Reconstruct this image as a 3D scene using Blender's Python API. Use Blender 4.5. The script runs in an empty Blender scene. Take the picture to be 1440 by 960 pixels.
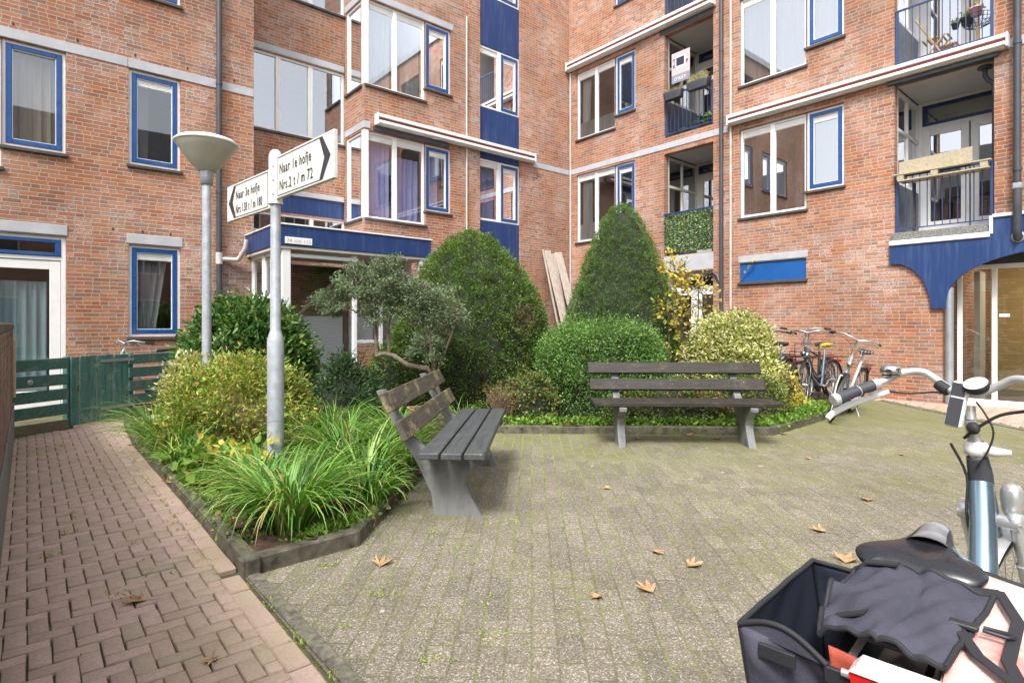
import bpy, math, random
import numpy as np
from mathutils import Vector, Matrix
R=math.radians
random.seed(7)
S=bpy.context.scene
COL=S.collection
# ------------------------------------------------------------------ helpers
def tag(o,label=None,cat=None,group=None,kind=None):
    if label: o['label']=label
    if cat: o['category']=cat
    if group: o['group']=group
    if kind: o['kind']=kind
    return o
def empty(name,loc=(0,0,0),rz=0,label=None,cat=None,group=None):
    o=bpy.data.objects.new(name,None); COL.objects.link(o); o.empty_display_size=.2
    o.location=loc; o.rotation_euler=(0,0,rz)
    return tag(o,label,cat,group)
def copy_tree(o,parent=None):
    c=o.copy(); COL.objects.link(c)
    if parent is not None: c.parent=parent
    for ch in [x for x in bpy.data.objects if x.parent==o]: copy_tree(ch,c)
    return c
class MB:
    """collects geometry with uv (metres); build() links it as one mesh object"""
    def __init__(s): s.v=[]; s.f=[]; s.uv=[]; s.mi=[]; s.sm=[]
    def face(s,pts,uv=None,m=0,smooth=False):
        n=len(s.v); s.v+= [tuple(p) for p in pts]; s.f.append(list(range(n,n+len(pts))))
        s.uv.append(uv or [(p[0],p[1]) for p in pts]); s.mi.append(m); s.sm.append(smooth)
    def grid(s,rows,closed=False,m=0,smooth=True,uvs=1.0):
        n=len(s.v); R_=len(rows); C=len(rows[0])
        for r in rows: s.v+=[tuple(p) for p in r]
        for i in range(R_-1):
            for j in range(C if closed else C-1):
                j2=(j+1)%C
                s.f.append([n+i*C+j,n+i*C+j2,n+(i+1)*C+j2,n+(i+1)*C+j])
                s.uv.append([(j*.02*uvs,i*.02*uvs),((j+1)*.02*uvs,i*.02*uvs),((j+1)*.02*uvs,(i+1)*.02*uvs),(j*.02*uvs,(i+1)*.02*uvs)]); s.mi.append(m); s.sm.append(smooth)
    def cap(s,ring,m=0):
        s.face(ring,None,m)
    def box(s,c,h,ax=None,m=0,bev=0.0):
        """centre, half sizes, axes (3 vectors)"""
        X,Y,Z=[Vector(a).normalized() for a in (ax or ((1,0,0),(0,1,0),(0,0,1)))]
        c=Vector(c); a,b,d=h
        if bev<=0 or min(h)<=bev*1.2:
            P=lambda x,y,z:c+X*x*a+Y*y*b+Z*z*d
            for q,uvd in (([(-1,-1,-1),(1,-1,-1),(1,-1,1),(-1,-1,1)],(a,d)),([(1,1,-1),(-1,1,-1),(-1,1,1),(1,1,1)],(a,d)),
                      ([(-1,1,-1),(-1,-1,-1),(-1,-1,1),(-1,1,1)],(b,d)),([(1,-1,-1),(1,1,-1),(1,1,1),(1,-1,1)],(b,d)),
                      ([(-1,-1,1),(1,-1,1),(1,1,1),(-1,1,1)],(a,b)),([(-1,1,-1),(1,1,-1),(1,-1,-1),(-1,-1,-1)],(a,b))):
                u,w=uvd; s.face([P(*k) for k in q],[(0,0),(2*u,0),(2*u,2*w),(0,2*w)],m)
        else:
            e=bev
            def P(x,y,z): return c+X*x+Y*y+Z*z
            V={}
            def corner(sx,sy,sz):
                return (P(sx*a,sy*(b-e),sz*(d-e)),P(sx*(a-e),sy*b,sz*(d-e)),P(sx*(a-e),sy*(b-e),sz*d))
            cs={(x,y,z):corner(x,y,z) for x in(-1,1) for y in(-1,1) for z in(-1,1)}
            for sx in(-1,1):
                o=[(-1,-1),(1,-1),(1,1),(-1,1)]
                if sx<0:o=o[::-1]
                s.face([cs[(sx,p,q)][0] for p,q in o],[(p*b,q*d) for p,q in o],m)
                s.face([cs[(q,sx,p)][1] for p,q in o],[(q*a,p*d) for p,q in o],m)
                s.face([cs[(p,q,sx)][2] for p,q in o],[(p*a,q*b) for p,q in o],m)
            for x in(-1,1):
                for y in(-1,1): s.face([cs[(x,y,-1)][0],cs[(x,y,-1)][1],cs[(x,y,1)][1],cs[(x,y,1)][0]],[(0,-d),(e,-d),(e,d),(0,d)],m)
                for z in(-1,1): s.face([cs[(x,-1,z)][0],cs[(x,-1,z)][2],cs[(x,1,z)][2],cs[(x,1,z)][0]],[(0,-b),(e,-b),(e,b),(0,b)],m)
            for y in(-1,1):
                for z in(-1,1): s.face([cs[(-1,y,z)][1],cs[(-1,y,z)][2],cs[(1,y,z)][2],cs[(1,y,z)][1]],[(0,-a),(e,-a),(e,a),(0,a)],m)
            for k,v in cs.items(): s.face(list(v),None,m)
    def ab(s,x0,x1,y0,y1,z0,z1,m=0,bev=0): s.box(((x0+x1)/2,(y0+y1)/2,(z0+z1)/2),(abs(x1-x0)/2,abs(y1-y0)/2,abs(z1-z0)/2),None,m,bev)
    def tube(s,path,r,n=8,m=0,cap=True,flat=1.0,up=None):
        pts=[Vector(p) for p in path]; N=len(pts)
        rr=r if isinstance(r,(list,tuple)) else [r]*N
        rows=[]; prev=None
        for i,p in enumerate(pts):
            t=(pts[min(i+1,N-1)]-pts[max(i-1,0)]).normalized()
            if prev is None:
                u=Vector(up) if up else (Vector((0,0,1)) if abs(t.z)<.9 else Vector((1,0,0)))
                a=(u-t*u.dot(t)).normalized()
            else: a=(prev-t*prev.dot(t)).normalized()
            prev=a; b=t.cross(a)
            rows.append([p+(a*math.cos(2*math.pi*k/n)*flat+b*math.sin(2*math.pi*k/n))*rr[i] for k in range(n)])
        s.grid(rows,True,m)
        if cap: s.cap(rows[0][::-1],m); s.cap(rows[-1],m)
    def lathe(s,prof,c=(0,0,0),n=32,m=0,ax=None):
        X,Y,Z=[Vector(a) for a in (ax or ((1,0,0),(0,1,0),(0,0,1)))]; c=Vector(c)
        rows=[[c+(X*math.cos(2*math.pi*k/n)+Y*math.sin(2*math.pi*k/n))*r+Z*z for k in range(n)] for r,z in prof]
        s.grid(rows,True,m)
    def prism(s,poly,o,e1,e2,e3,t,m=0,uvo=(0,0)):
        """poly 2d in e1,e2 at o, extruded t along e3"""
        o=Vector(o);e1=Vector(e1);e2=Vector(e2);e3=Vector(e3)
        A=[o+e1*x+e2*y for x,y in poly]; B=[p+e3*t for p in A]
        uv=[(x+uvo[0],y+uvo[1]) for x,y in poly]
        s.face(A,uv,m); s.face(B[::-1],uv[::-1],m); L=0
        for i in range(len(poly)):
            j=(i+1)%len(poly); d=(A[j]-A[i]).length
            s.face([A[i],A[j],B[j],B[i]],[(L,0),(L+d,0),(L+d,t),(L,t)],m); L+=d
    def build(s,name,mats,parent=None,org=None,fix=True):
        me=bpy.data.meshes.new(name)
        o=Vector(org) if org is not None else (parent_org(parent) if parent else Vector((0,0,0)))
        me.from_pydata([tuple(Vector(v)-o) for v in s.v],[],s.f)
        if not isinstance(mats,(list,tuple)): mats=[mats]
        for m_ in mats: me.materials.append(m_)
        me.polygons.foreach_set('material_index',s.mi); me.polygons.foreach_set('use_smooth',s.sm)
        ul=me.uv_layers.new(name='UVMap'); ul.data.foreach_set('uv',[c for f in s.uv for p in f for c in p])
        me.update()
        ob=bpy.data.objects.new(name,me); COL.objects.link(ob)
        if parent is not None: ob.parent=parent
        elif org is not None: ob.location=o
        return ob
def parent_org(p):
    o=Vector((0,0,0))
    while p is not None:
        o+=Vector(p.location); p=p.parent
    return o
def np_mesh(name,V,F,mat,parent=None,smooth=False,uv=None,org=None):
    """V (n,3) F (m,4) numpy quads"""
    me=bpy.data.meshes.new(name); V=np.asarray(V,dtype=np.float32)
    if parent is not None: V=V-np.array(parent_org(parent),dtype=np.float32)
    elif org is not None: V=V-np.array(org,dtype=np.float32)
    F=np.asarray(F,dtype=np.int32); k=F.shape[1]
    me.vertices.add(len(V)); me.vertices.foreach_set('co',V.ravel())
    me.loops.add(F.size); me.loops.foreach_set('vertex_index',F.ravel())
    me.polygons.add(len(F)); me.polygons.foreach_set('loop_start',np.arange(0,F.size,k,dtype=np.int32))
    me.polygons.foreach_set('loop_total',np.full(len(F),k,dtype=np.int32))
    if smooth: me.polygons.foreach_set('use_smooth',np.ones(len(F),dtype=bool))
    me.update(calc_edges=True)
    me.materials.append(mat)
    ob=bpy.data.objects.new(name,me); COL.objects.link(ob)
    if parent is not None: ob.parent=parent
    elif org is not None: ob.location=org
    return ob
# ------------------------------------------------------------------ node helpers
class NT:
    def __init__(s,name):
        s.mat=bpy.data.materials.new(name); s.mat.use_nodes=True; s.t=s.mat.node_tree; s.t.nodes.clear()
    def n(s,typ,**kw):
        x=s.t.nodes.new(typ)
        for k,v in kw.items():
            if k in x.inputs.keys() if isinstance(k,str) else False: x.inputs[k].default_value=v
            else: setattr(x,k,v)
        return x
    def l(s,a,b): s.t.links.new(a,b)
    def val(s,sock,v):
        if hasattr(v,'is_linked') or isinstance(v,bpy.types.NodeSocket): s.l(v,sock)
        else: sock.default_value=v
    def math(s,op,a,b=0.0,c=0.0,clamp=False):
        x=s.t.nodes.new('ShaderNodeMath'); x.operation=op; x.use_clamp=clamp
        s.val(x.inputs[0],a); s.val(x.inputs[1],b); s.val(x.inputs[2],c); return x.outputs[0]
    def mix(s,f,a,b,mode='MIX'):
        x=s.t.nodes.new('ShaderNodeMix'); x.data_type='RGBA'; x.blend_type=mode
        s.val(x.inputs[0],f)
        for i,v in ((6,a),(7,b)):
            s.val(x.inputs[i],v if isinstance(v,bpy.types.NodeSocket) else (tuple(v)+(1,))[:4])
        return x.outputs[2]
    def ramp(s,f,stops,interp='LINEAR'):
        x=s.t.nodes.new('ShaderNodeValToRGB'); x.color_ramp.interpolation=interp; e=x.color_ramp.elements
        while len(e)<len(stops): e.new(.5)
        for i,(p,c) in enumerate(stops):
            e[i].position=p; e[i].color=(tuple(c)+(1,))[:4] if not isinstance(c,(int,float)) else (c,c,c,1)
        s.l(f,x.inputs[0]); return x.outputs[0]
    def noise(s,scale,vec=None,detail=4,rough=.55,col=False):
        x=s.t.nodes.new('ShaderNodeTexNoise'); x.inputs['Scale'].default_value=scale; x.inputs['Detail'].default_value=detail; x.inputs['Roughness'].default_value=rough
        if vec is not None: s.l(vec,x.inputs['Vector'])
        return x.outputs[1 if col else 0]
    def coord(s,which='Object'):
        x=s.t.nodes.new('ShaderNodeTexCoord'); return x.outputs[which]
    def pos(s): return s.t.nodes.new('ShaderNodeNewGeometry').outputs['Position']
    def mapping(s,v,sc=(1,1,1),rot=(0,0,0),loc=(0,0,0)):
        x=s.t.nodes.new('ShaderNodeMapping'); s.l(v,x.inputs[0]); x.inputs['Scale'].default_value=sc; x.inputs['Rotation'].default_value=rot; x.inputs['Location'].default_value=loc
        return x.outputs[0]
    def bump(s,h,st=.3,d=.01,nrm=None):
        x=s.t.nodes.new('ShaderNodeBump'); x.inputs['Strength'].default_value=st; x.inputs['Distance'].default_value=d; s.l(h,x.inputs['Height'])
        if nrm is not None: s.l(nrm,x.inputs['Normal'])
        return x.outputs[0]
    def out(s,sh,disp=None):
        o=s.t.nodes.new('ShaderNodeOutputMaterial'); s.l(sh,o.inputs[0]); return s.mat
    def bsdf(s,col,rough=.6,metal=0.0,nrm=None,spec=.5,coat=0.0):
        x=s.t.nodes.new('ShaderNodeBsdfPrincipled')
        s.val(x.inputs['Base Color'],col if isinstance(col,bpy.types.NodeSocket) else (tuple(col)+(1,))[:4])
        s.val(x.inputs['Roughness'],rough); s.val(x.inputs['Metallic'],metal); x.inputs['Specular IOR Level'].default_value=spec
        x.inputs['Coat Weight'].default_value=coat
        if nrm is not None: s.l(nrm,x.inputs['Normal'])
        return x.outputs[0]
def plain(name,col,rough=.5,metal=0.0,var=.12,scale=6.0,bump=0.0,spec=.5,coat=0.0,grime=None,gs=2.5,stretch=(1,1,1)):
    t=NT(name); p=t.mapping(t.coord('Object'),stretch)
    n=t.noise(scale,p,5,.6)
    f=t.ramp(n,[(.3,1-var*1.6),(.7,1+var*.6)])
    c=t.mix(1.0,col,f,'MULTIPLY')
    if grime is not None:
        g=t.ramp(t.noise(gs,p,6,.65),[(.5,0.0),(.72,1.0)])
        c=t.mix(t.math('MULTIPLY',g,grime[1]),c,grime[0])
    nr=t.bump(t.noise(scale*12,p,4),bump,.004) if bump>0 else None
    rr=t.ramp(t.noise(scale*2.3,p,4),[(.3,max(.02,rough-.08)),(.7,min(1,rough+.1))])
    return t.out(t.bsdf(c,rr,metal,nr,spec,coat))
# ------------------------------------------------------------------ materials
def brick_mat(name,cols,mortar=(.43,.36,.265),white=.5,bw=.215,bh=.0615,seed=0.0,dark=.25,paint=None):
    t=NT(name); uv=t.coord('UV')
    sp=t.t.nodes.new('ShaderNodeSeparateXYZ'); t.l(uv,sp.inputs[0])
    # hand-laid wobble
    wob=t.noise(3.0,uv,3); wob2=t.math('MULTIPLY',t.math('SUBTRACT',wob,.5),.006)
    u=sp.outputs[0]; v=t.math('ADD',sp.outputs[1],wob2)
    row=t.math('FLOOR',t.math('DIVIDE',v,bh))
    wr=t.t.nodes.new('ShaderNodeTexWhiteNoise'); wr.noise_dimensions='1D'; t.l(t.math('ADD',row,seed),wr.inputs['W'])
    jit=t.math('MULTIPLY',wr.outputs[0],.5)
    par=t.math('MULTIPLY',t.math('PINGPONG',row,1.0),.5)
    uu=t.math('ADD',t.math('DIVIDE',u,bw),t.math('ADD',par,t.math('MULTIPLY',jit,.5)))
    colm=t.math('FLOOR',uu); fu=t.math('FRACT',uu); fv=t.math('FRACT',t.math('DIVIDE',v,bh))
    def wn(x,y,z=0.0):
        c=t.t.nodes.new('ShaderNodeCombineXYZ'); t.l(x,c.inputs[0]); t.l(y,c.inputs[1]); t.val(c.inputs[2],z)
        w=t.t.nodes.new('ShaderNodeTexWhiteNoise'); w.noise_dimensions='3D'; t.l(c.outputs[0],w.inputs['Vector']); return w.outputs[0],w.outputs[1]
    hsel,_=wn(colm,row,seed+3.3)
    half=t.math('LESS_THAN',hsel,.28)                   # some stretchers become two headers
    fu2=t.math('FRACT',t.math('MULTIPLY',fu,2.0)); second=t.math('MULTIPLY',t.math('GREATER_THAN',fu,.5),half)
    # distance to vertical joints in metres
    def edge(f,size): return t.math('MULTIPLY',t.math('MINIMUM',f,t.math('SUBTRACT',1.0,f)),size)
    ef=edge(fu,bw); eh=edge(fu2,bw/2)
    e_u=t.math('ADD',t.math('MULTIPLY',ef,t.math('SUBTRACT',1.0,half)),t.math('MULTIPLY',t.math('MINIMUM',eh,ef),half))
    e_v=edge(fv,bh)
    rag=t.math('MULTIPLY',t.math('SUBTRACT',t.noise(90,uv,3),.5),.005)
    e=t.math('ADD',t.math('MINIMUM',e_u,e_v),rag)
    isb=t.ramp(e,[(.0050,0.0),(.0078,1.0)])              # 0 mortar 1 brick
    idn=t.math('ADD',colm,t.math('MULTIPLY',second,.5))
    r1,_=wn(idn,row,seed+1.0); r2,_=wn(idn,row,seed+9.0)
    bc=t.ramp(r1,cols,'CONSTANT')
    bc=t.mix(t.math('MULTIPLY',t.math('SUBTRACT',r2,.5),.35),bc,(.5,.36,.27))
    fine=t.noise(60,uv,6,.7); fm=t.ramp(fine,[(.25,.66),(.5,1.0),(.8,1.2)])
    bc=t.mix(1.0,bc,fm,'MULTIPLY')
    if paint:
        bc=t.mix(.93,bc,paint); mcol=t.mix(.8,mortar,paint)
    else:
        mcol=t.mix(t.ramp(t.noise(7,uv,4),[(.35,0.0),(.7,.45)]),mortar,tuple(x*.72 for x in mortar))
    c=t.mix(isb,mcol,bc)
    # efflorescence: white bloom in patches, sharper per brick
    if white>0:
        pn=t.noise(.9,t.mapping(uv,(1.2,.7,1)),5,.62); fn=t.noise(34,t.mapping(uv,(1,2.2,1)),6,.75)
        pat=t.ramp(pn,[(.43,0.0),(.62,1.0)]); fin=t.ramp(fn,[(.47,0.0),(.62,1.0)])
        br,_=wn(idn,row,seed+17.0)
        brk=t.ramp(br,[(.3,.15),(.8,1.0)])
        w=t.math('MULTIPLY',t.math('MULTIPLY',pat,fin),t.math('MULTIPLY',brk,white),clamp=True)
        haze=t.math('MULTIPLY',t.ramp(t.noise(1.3,t.mapping(uv,(1,.8,1),loc=(4,7,0)),5,.6),[(.42,0.0),(.72,1.0)]),.20*white)
        c=t.mix(haze,c,(.60,.52,.47)); c=t.mix(w,c,(.74,.72,.71))
        dk=t.math('MULTIPLY',t.ramp(t.noise(1.7,t.mapping(uv,(1.3,.28,1),loc=(9,2,0)),6,.65),[(.5,0.0),(.78,1.0)]),dark)
        c=t.mix(dk,c,(.10,.07,.06))
        c=t.mix(1.0,c,t.ramp(t.noise(.33,t.mapping(uv,(1,.6,1),loc=(3,3,0)),3,.5),[(.35,.84),(.65,1.08)]),'MULTIPLY')
    h=t.math('ADD',t.math('MULTIPLY',isb,1.0),t.math('MULTIPLY',fine,.45))
    return t.out(t.bsdf(c,.88,0,t.bump(h,.55,.006),.25))
BC=[(0.0,(.37,.130,.062)),(.18,(.30,.108,.060)),(.36,(.42,.165,.074)),(.50,(.25,.105,.070)),(.62,(.35,.125,.064)),(.80,(.24,.12,.085)),(.86,(.38,.140,.068)),(.95,(.31,.17,.12))]
M={}
M['brick']=brick_mat('orange_red_brickwork',BC,white=.85)
M['brick_low']=brick_mat('dark_old_brickwork',[(0,(.20,.09,.07)),(.4,(.14,.07,.065)),(.7,(.26,.12,.09))],mortar=(.25,.22,.18),white=.8,seed=5)
M['brick_white']=brick_mat('painted_brickwork',[(0,(.5,.5,.5)),(.5,(.55,.55,.55))],mortar=(.25,.25,.26),white=0,paint=(.60,.60,.62))
M['brick_yellow']=brick_mat('yellow_brickwork',[(0,(.50,.36,.16)),(.4,(.56,.42,.20)),(.7,(.46,.33,.14))],mortar=(.4,.32,.2),white=0)
M['white']=plain('white_window_paint',(.80,.80,.79),.38,var=.04,grime=((.55,.54,.48),.18))
M['white_alu']=plain('white_aluminium',(.82,.82,.80),.35,var=.03,grime=((.45,.44,.38),.2))
M['cream']=plain('cream_painted_frame',(.66,.63,.56),.5,var=.06)
M['ceil']=plain('balcony_ceiling_paint',(.58,.56,.53),.8,var=.06,scale=2,grime=((.35,.33,.28),.35))
M['blue']=plain('bright_blue_paint',(.009,.072,.255),.32,var=.08,grime=((.10,.17,.32),.25))
M['blue_dark']=plain('dark_blue_panel_paint',(.013,.042,.15),.42,var=.10,scale=3,grime=((.09,.14,.26),.45),stretch=(6,6,.5))
M['blue_panel']=plain('royal_blue_panel_paint',(.010,.095,.33),.38,var=.05)
M['concrete']=plain('pale_band_concrete',(.46,.47,.50),.8,var=.09,scale=4,bump=.15,grime=((.24,.24,.23),.3))
M['conc_bench']=plain('weathered_bench_concrete',(.25,.255,.255),.85,var=.4,scale=5,bump=.6,grime=((.055,.06,.045),.9),gs=5,stretch=(1,1,.6))
M['pebble']=plain('pebbledash_concrete',(.26,.26,.25),.9,var=.5,scale=60,bump=.6)
M['tile_sill']=plain('dark_sill_tile',(.075,.065,.06),.6,var=.2,scale=12)
M['rubber']=plain('black_rubber',(.022,.022,.023),.6,var=.15)
M['maroon']=plain('maroon_awning_cloth',(.13,.018,.015),.8,var=.1)
M['pipe']=plain('dark_grey_plastic_pipe',(.055,.062,.075),.4,var=.12,grime=((.14,.14,.14),.3))
M['pipe_white']=plain('off_white_pipe',(.55,.53,.50),.5,var=.1,grime=((.3,.27,.2),.5))
M['zinc']=plain('dull_zinc',(.40,.44,.48),.45,.5,var=.12,scale=4,grime=((.25,.27,.28),.5))
M['galv']=plain('galvanised_steel',(.50,.54,.58),.5,.35,var=.16,scale=14,grime=((.28,.30,.31),.4),gs=9)
M['iron_blue']=plain('blue_railing_paint',(.022,.055,.175),.4,var=.1)
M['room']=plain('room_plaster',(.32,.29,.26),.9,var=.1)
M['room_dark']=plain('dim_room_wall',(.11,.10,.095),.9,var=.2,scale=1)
M['slate']=plain('roof_tiles',(.09,.085,.09),.8,var=.3,scale=10)
M['black_plastic']=plain('black_plastic',(.025,.026,.03),.38,var=.15)
M['grey_plastic']=plain('dark_grey_plastic',(.055,.058,.07),.5,var=.12)
M['steel']=plain('bright_steel',(.62,.62,.62),.22,1.0,var=.06)
M['alu']=plain('brushed_aluminium',(.55,.56,.57),.38,.8,var=.08,scale=20)
M['white_plastic']=plain('white_plastic',(.80,.80,.80),.3,var=.03)
M['sign_white']=plain('sign_white_enamel',(.74,.73,.69),.4,var=.05,grime=((.42,.42,.22),.45),gs=3.5,stretch=(1,1,5))
M['sign_black']=plain('sign_black_print',(.03,.03,.032),.5,var=.05)
def glass(name,tint=(.85,.9,.9),base=.10):
    t=NT(name); fr=t.t.nodes.new('ShaderNodeFresnel'); fr.inputs[0].default_value=1.52
    f=t.math('ADD',t.math('MULTIPLY',fr.outputs[0],1.5),base,clamp=True)
    w=t.bump(t.noise(1.2,t.coord('Object'),1),.03,.02)
    g=t.t.nodes.new('ShaderNodeBsdfGlossy'); g.inputs['Roughness'].default_value=.015; g.inputs['Color'].default_value=(.95,.97,1,1); t.l(w,g.inputs['Normal'])
    tr=t.t.nodes.new('ShaderNodeBsdfTransparent'); tr.inputs[0].default_value=tint+(1,)
    m=t.t.nodes.new('ShaderNodeMixShader'); t.l(f,m.inputs[0]); t.l(tr.outputs[0],m.inputs[1]); t.l(g.outputs[0],m.inputs[2])
    return t.out(m.outputs[0])
M['glass']=glass('window_glass'); M['glass_refl']=glass('mirror_like_window_glass',(.7,.74,.76),.34); M['glass_clear']=glass('clear_porch_glass',(.95,.97,.97),.02)
def curtain_mat(name,col,tr=.25):
    t=NT(name); n=t.noise(2.5,t.mapping(t.coord('Object'),(6,6,.4)),4)
    c=t.mix(1.0,col,t.ramp(n,[(.3,.75),(.7,1.1)]),'MULTIPLY')
    d=t.bsdf(c,.9,0,None,.1); x=t.t.nodes.new('ShaderNodeBsdfTranslucent'); t.l(c,x.inputs[0])
    m=t.t.nodes.new('ShaderNodeMixShader'); m.inputs[0].default_value=tr; t.l(d,m.inputs[1]); t.l(x.outputs[0],m.inputs[2]); return t.out(m.outputs[0])
M['cur_white']=curtain_mat('white_net_curtain',(.88,.88,.86)); M['cur_beige']=curtain_mat('beige_curtain',(.42,.33,.25)); M['cur_grey']=curtain_mat('grey_curtain',(.34,.33,.35))
M['cur_purple']=curtain_mat('purple_patterned_curtain',(.50,.46,.80)); M['cur_blue']=curtain_mat('pale_blue_curtain',(.42,.52,.56)); M['frost']=curtain_mat('frosted_window_film',(.62,.70,.73),.5)
M['cur_dark']=curtain_mat('dark_taupe_curtain',(.16,.14,.13))
def wood_mat(name,c1,c2,moss=None,scale=1.0,axis='X',rough=.8,ms=.6):
    t=NT(name); p=t.coord('Object'); st={'X':(1,14,14),'Y':(14,1,14),'Z':(14,14,1)}[axis]
    q=t.mapping(p,tuple(x*scale for x in st)); g=t.noise(3.0,q,6,.7); g2=t.noise(14.0,q,4,.7)
    c=t.mix(t.ramp(g,[(.35,0.0),(.65,1.0)]),c1,c2); c=t.mix(1.0,c,t.ramp(g2,[(.3,.75),(.6,1.05)]),'MULTIPLY')
    if moss is not None:
        mm=t.ramp(t.noise(5,t.mapping(p,(1,1,1)),8,.72),[(.54,0.0),(.64,1.0)])
        c=t.mix(t.math('MULTIPLY',mm,ms),c,moss)
        sp=t.ramp(t.noise(60,p,2,.5),[(.70,0.0),(.74,1.0)]); c=t.mix(t.math('MULTIPLY',sp,.5),c,(.5,.5,.42))
    return t.out(t.bsdf(c,rough,0,t.bump(g2,.35,.004),.3))
M['bench_wood']=wood_mat('dark_weathered_bench_timber',(.055,.050,.042),(.105,.092,.078),(.25,.23,.12),axis='Y',rough=.62,ms=.45)
M['bench_seat']=wood_mat('grey_wet_bench_timber',(.060,.065,.070),(.105,.11,.115),(.16,.17,.13),axis='Y',rough=.5,ms=.35)
M['bench_back']=wood_mat('lichen_covered_bench_timber',(.095,.078,.055),(.17,.145,.105),(.36,.31,.13),axis='Y',rough=.8,ms=.75)
M['bench_wood_x']=wood_mat('dark_bench_timber',(.045,.038,.030),(.085,.072,.058),(.22,.20,.12),axis='X',rough=.62,ms=.3)
M['fence_green']=wood_mat('green_stained_boards',(.035,.12,.098),(.10,.19,.165),(.26,.29,.20),axis='X',ms=.4)
M['fence_green_v']=wood_mat('green_stained_upright_boards',(.04,.14,.115),(.11,.23,.20),(.30,.34,.24),axis='Z',ms=.55)
M['fence_low']=wood_mat('mossy_brown_gravel_board',(.12,.10,.07),(.19,.16,.11),(.16,.2,.05),axis='X')
M['plank']=wood_mat('bleached_grey_plank',(.38,.32,.26),(.66,.60,.52),(.5,.47,.4),axis='Z',ms=.3)
M['plank_x']=wood_mat('pale_weathered_board',(.36,.30,.21),(.52,.45,.33),(.30,.33,.18),axis='X')
M['beige_wood']=wood_mat('beige_board',(.52,.45,.33),(.62,.55,.42),axis='Z')
M['teak']=wood_mat('folding_chair_wood',(.42,.28,.14),(.55,.38,.2),axis='Z')
M['bark']=plain('grey_brown_bark',(.17,.13,.095),.9,var=.35,scale=14,bump=.6,grime=((.25,.26,.16),.5),gs=12)
M['bark_dark']=plain('dark_twig_bark',(.085,.06,.045),.9,var=.3,scale=14)
def leaf_mat(name,stops,clump=((.30,.62),(.70,1.15)),tr=.22,rough=.5,cs=3.0,extra=None):
    t=NT(name); g=t.t.nodes.new('ShaderNodeNewGeometry'); r=g.outputs['Random Per Island']
    c=t.ramp(r,stops)
    cl=t.ramp(t.noise(cs,g.outputs['Position'],3),[(clump[0][0],clump[0][1]),(clump[1][0],clump[1][1])]); c=t.mix(1.0,c,cl,'MULTIPLY')
    if extra is not None:   # patches of another colour
        c=t.mix(t.math('MULTIPLY',t.ramp(t.noise(extra[2],g.outputs['Position'],4),[(extra[3],0.0),(extra[3]+.1,1.0)]),extra[1]),c,extra[0])
    d=t.bsdf(c,rough,0,None,.35); x=t.t.nodes.new('ShaderNodeBsdfTranslucent'); t.l(t.mix(1.0,c,(1.25,1.2,.6),'MULTIPLY'),x.inputs[0])
    m=t.t.nodes.new('ShaderNodeMixShader'); m.inputs[0].default_value=tr; t.l(d,m.inputs[1]); t.l(x.outputs[0],m.inputs[2]); return t.out(m.outputs[0])
M['yew']=leaf_mat('yew_needles',[(0,(.05,.11,.02)),(.35,(.095,.19,.035)),(.7,(.15,.27,.05)),(.93,(.24,.36,.08)),(1,(.28,.19,.09))],extra=((.20,.115,.07),.7,1.6,.57),clump=((.36,.45),(.64,1.25)),cs=6)  # strong clump contrast paints in the shadows between sprays
M['yew2']=leaf_mat('fine_yew_needles',[(0,(.055,.12,.03)),(.35,(.10,.20,.045)),(.75,(.16,.28,.06)),(1,(.25,.37,.09))],clump=((.34,.55),(.66,1.2)),cs=9)  # darker clumps are shadow between sprays, put into the needle colour
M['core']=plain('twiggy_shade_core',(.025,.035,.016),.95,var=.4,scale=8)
M['box']=leaf_mat('small_box_leaves',[(0,(.07,.16,.035)),(.4,(.12,.26,.055)),(.8,(.20,.37,.09)),(1,(.38,.48,.15))],extra=((.42,.46,.16),.6,1.9,.66))
M['varieg']=leaf_mat('variegated_yellow_leaves',[(0,(.10,.20,.03)),(.25,(.35,.40,.08)),(.5,(.60,.58,.20)),(.8,(.72,.70,.38)),(1,(.78,.78,.52))])
M['autumn']=leaf_mat('yellow_autumn_leaves',[(0,(.60,.45,.06)),(.4,(.72,.58,.10)),(.65,(.62,.56,.14)),(.82,(.40,.46,.10)),(.93,(.30,.38,.08)),(1,(.50,.25,.09))],tr=.35)
M['laurel']=leaf_mat('glossy_laurel_leaves',[(0,(.045,.12,.03)),(.5,(.09,.21,.05)),(.8,(.16,.30,.07)),(.93,(.26,.40,.10)),(1,(.6,.6,.2))],rough=.28,cs=4)
M['spirea']=leaf_mat('yellow_green_shrub_leaves',[(0,(.14,.24,.04)),(.4,(.26,.38,.06)),(.7,(.42,.49,.10)),(.88,(.58,.54,.13)),(.96,(.50,.30,.10)),(1,(.50,.14,.08))],tr=.3,extra=((.34,.22,.10),.5,3.2,.60))
M['silver']=leaf_mat('silvery_green_leaves',[(0,(.10,.16,.08)),(.5,(.17,.24,.125)),(.85,(.26,.33,.19)),(1,(.38,.43,.29))],rough=.65)
M['dark_leaf']=leaf_mat('dark_shrub_leaves',[(0,(.025,.065,.025)),(.6,(.055,.12,.045)),(1,(.11,.18,.06))])
M['mix_leaf']=leaf_mat('mixed_low_shrub_leaves',[(0,(.05,.12,.03)),(.4,(.11,.19,.04)),(.7,(.22,.28,.06)),(.88,(.38,.34,.08)),(1,(.26,.10,.06))],extra=((.22,.12,.08),.6,2.2,.57))
M['dead_twig']=plain('dry_brown_twigs',(.27,.17,.11),.9,var=.3,scale=10)
M['cover']=leaf_mat('bright_ground_cover_leaves',[(0,(.07,.17,.02)),(.5,(.15,.30,.035)),(.85,(.26,.42,.06)),(1,(.42,.48,.12))],tr=.3)
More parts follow.
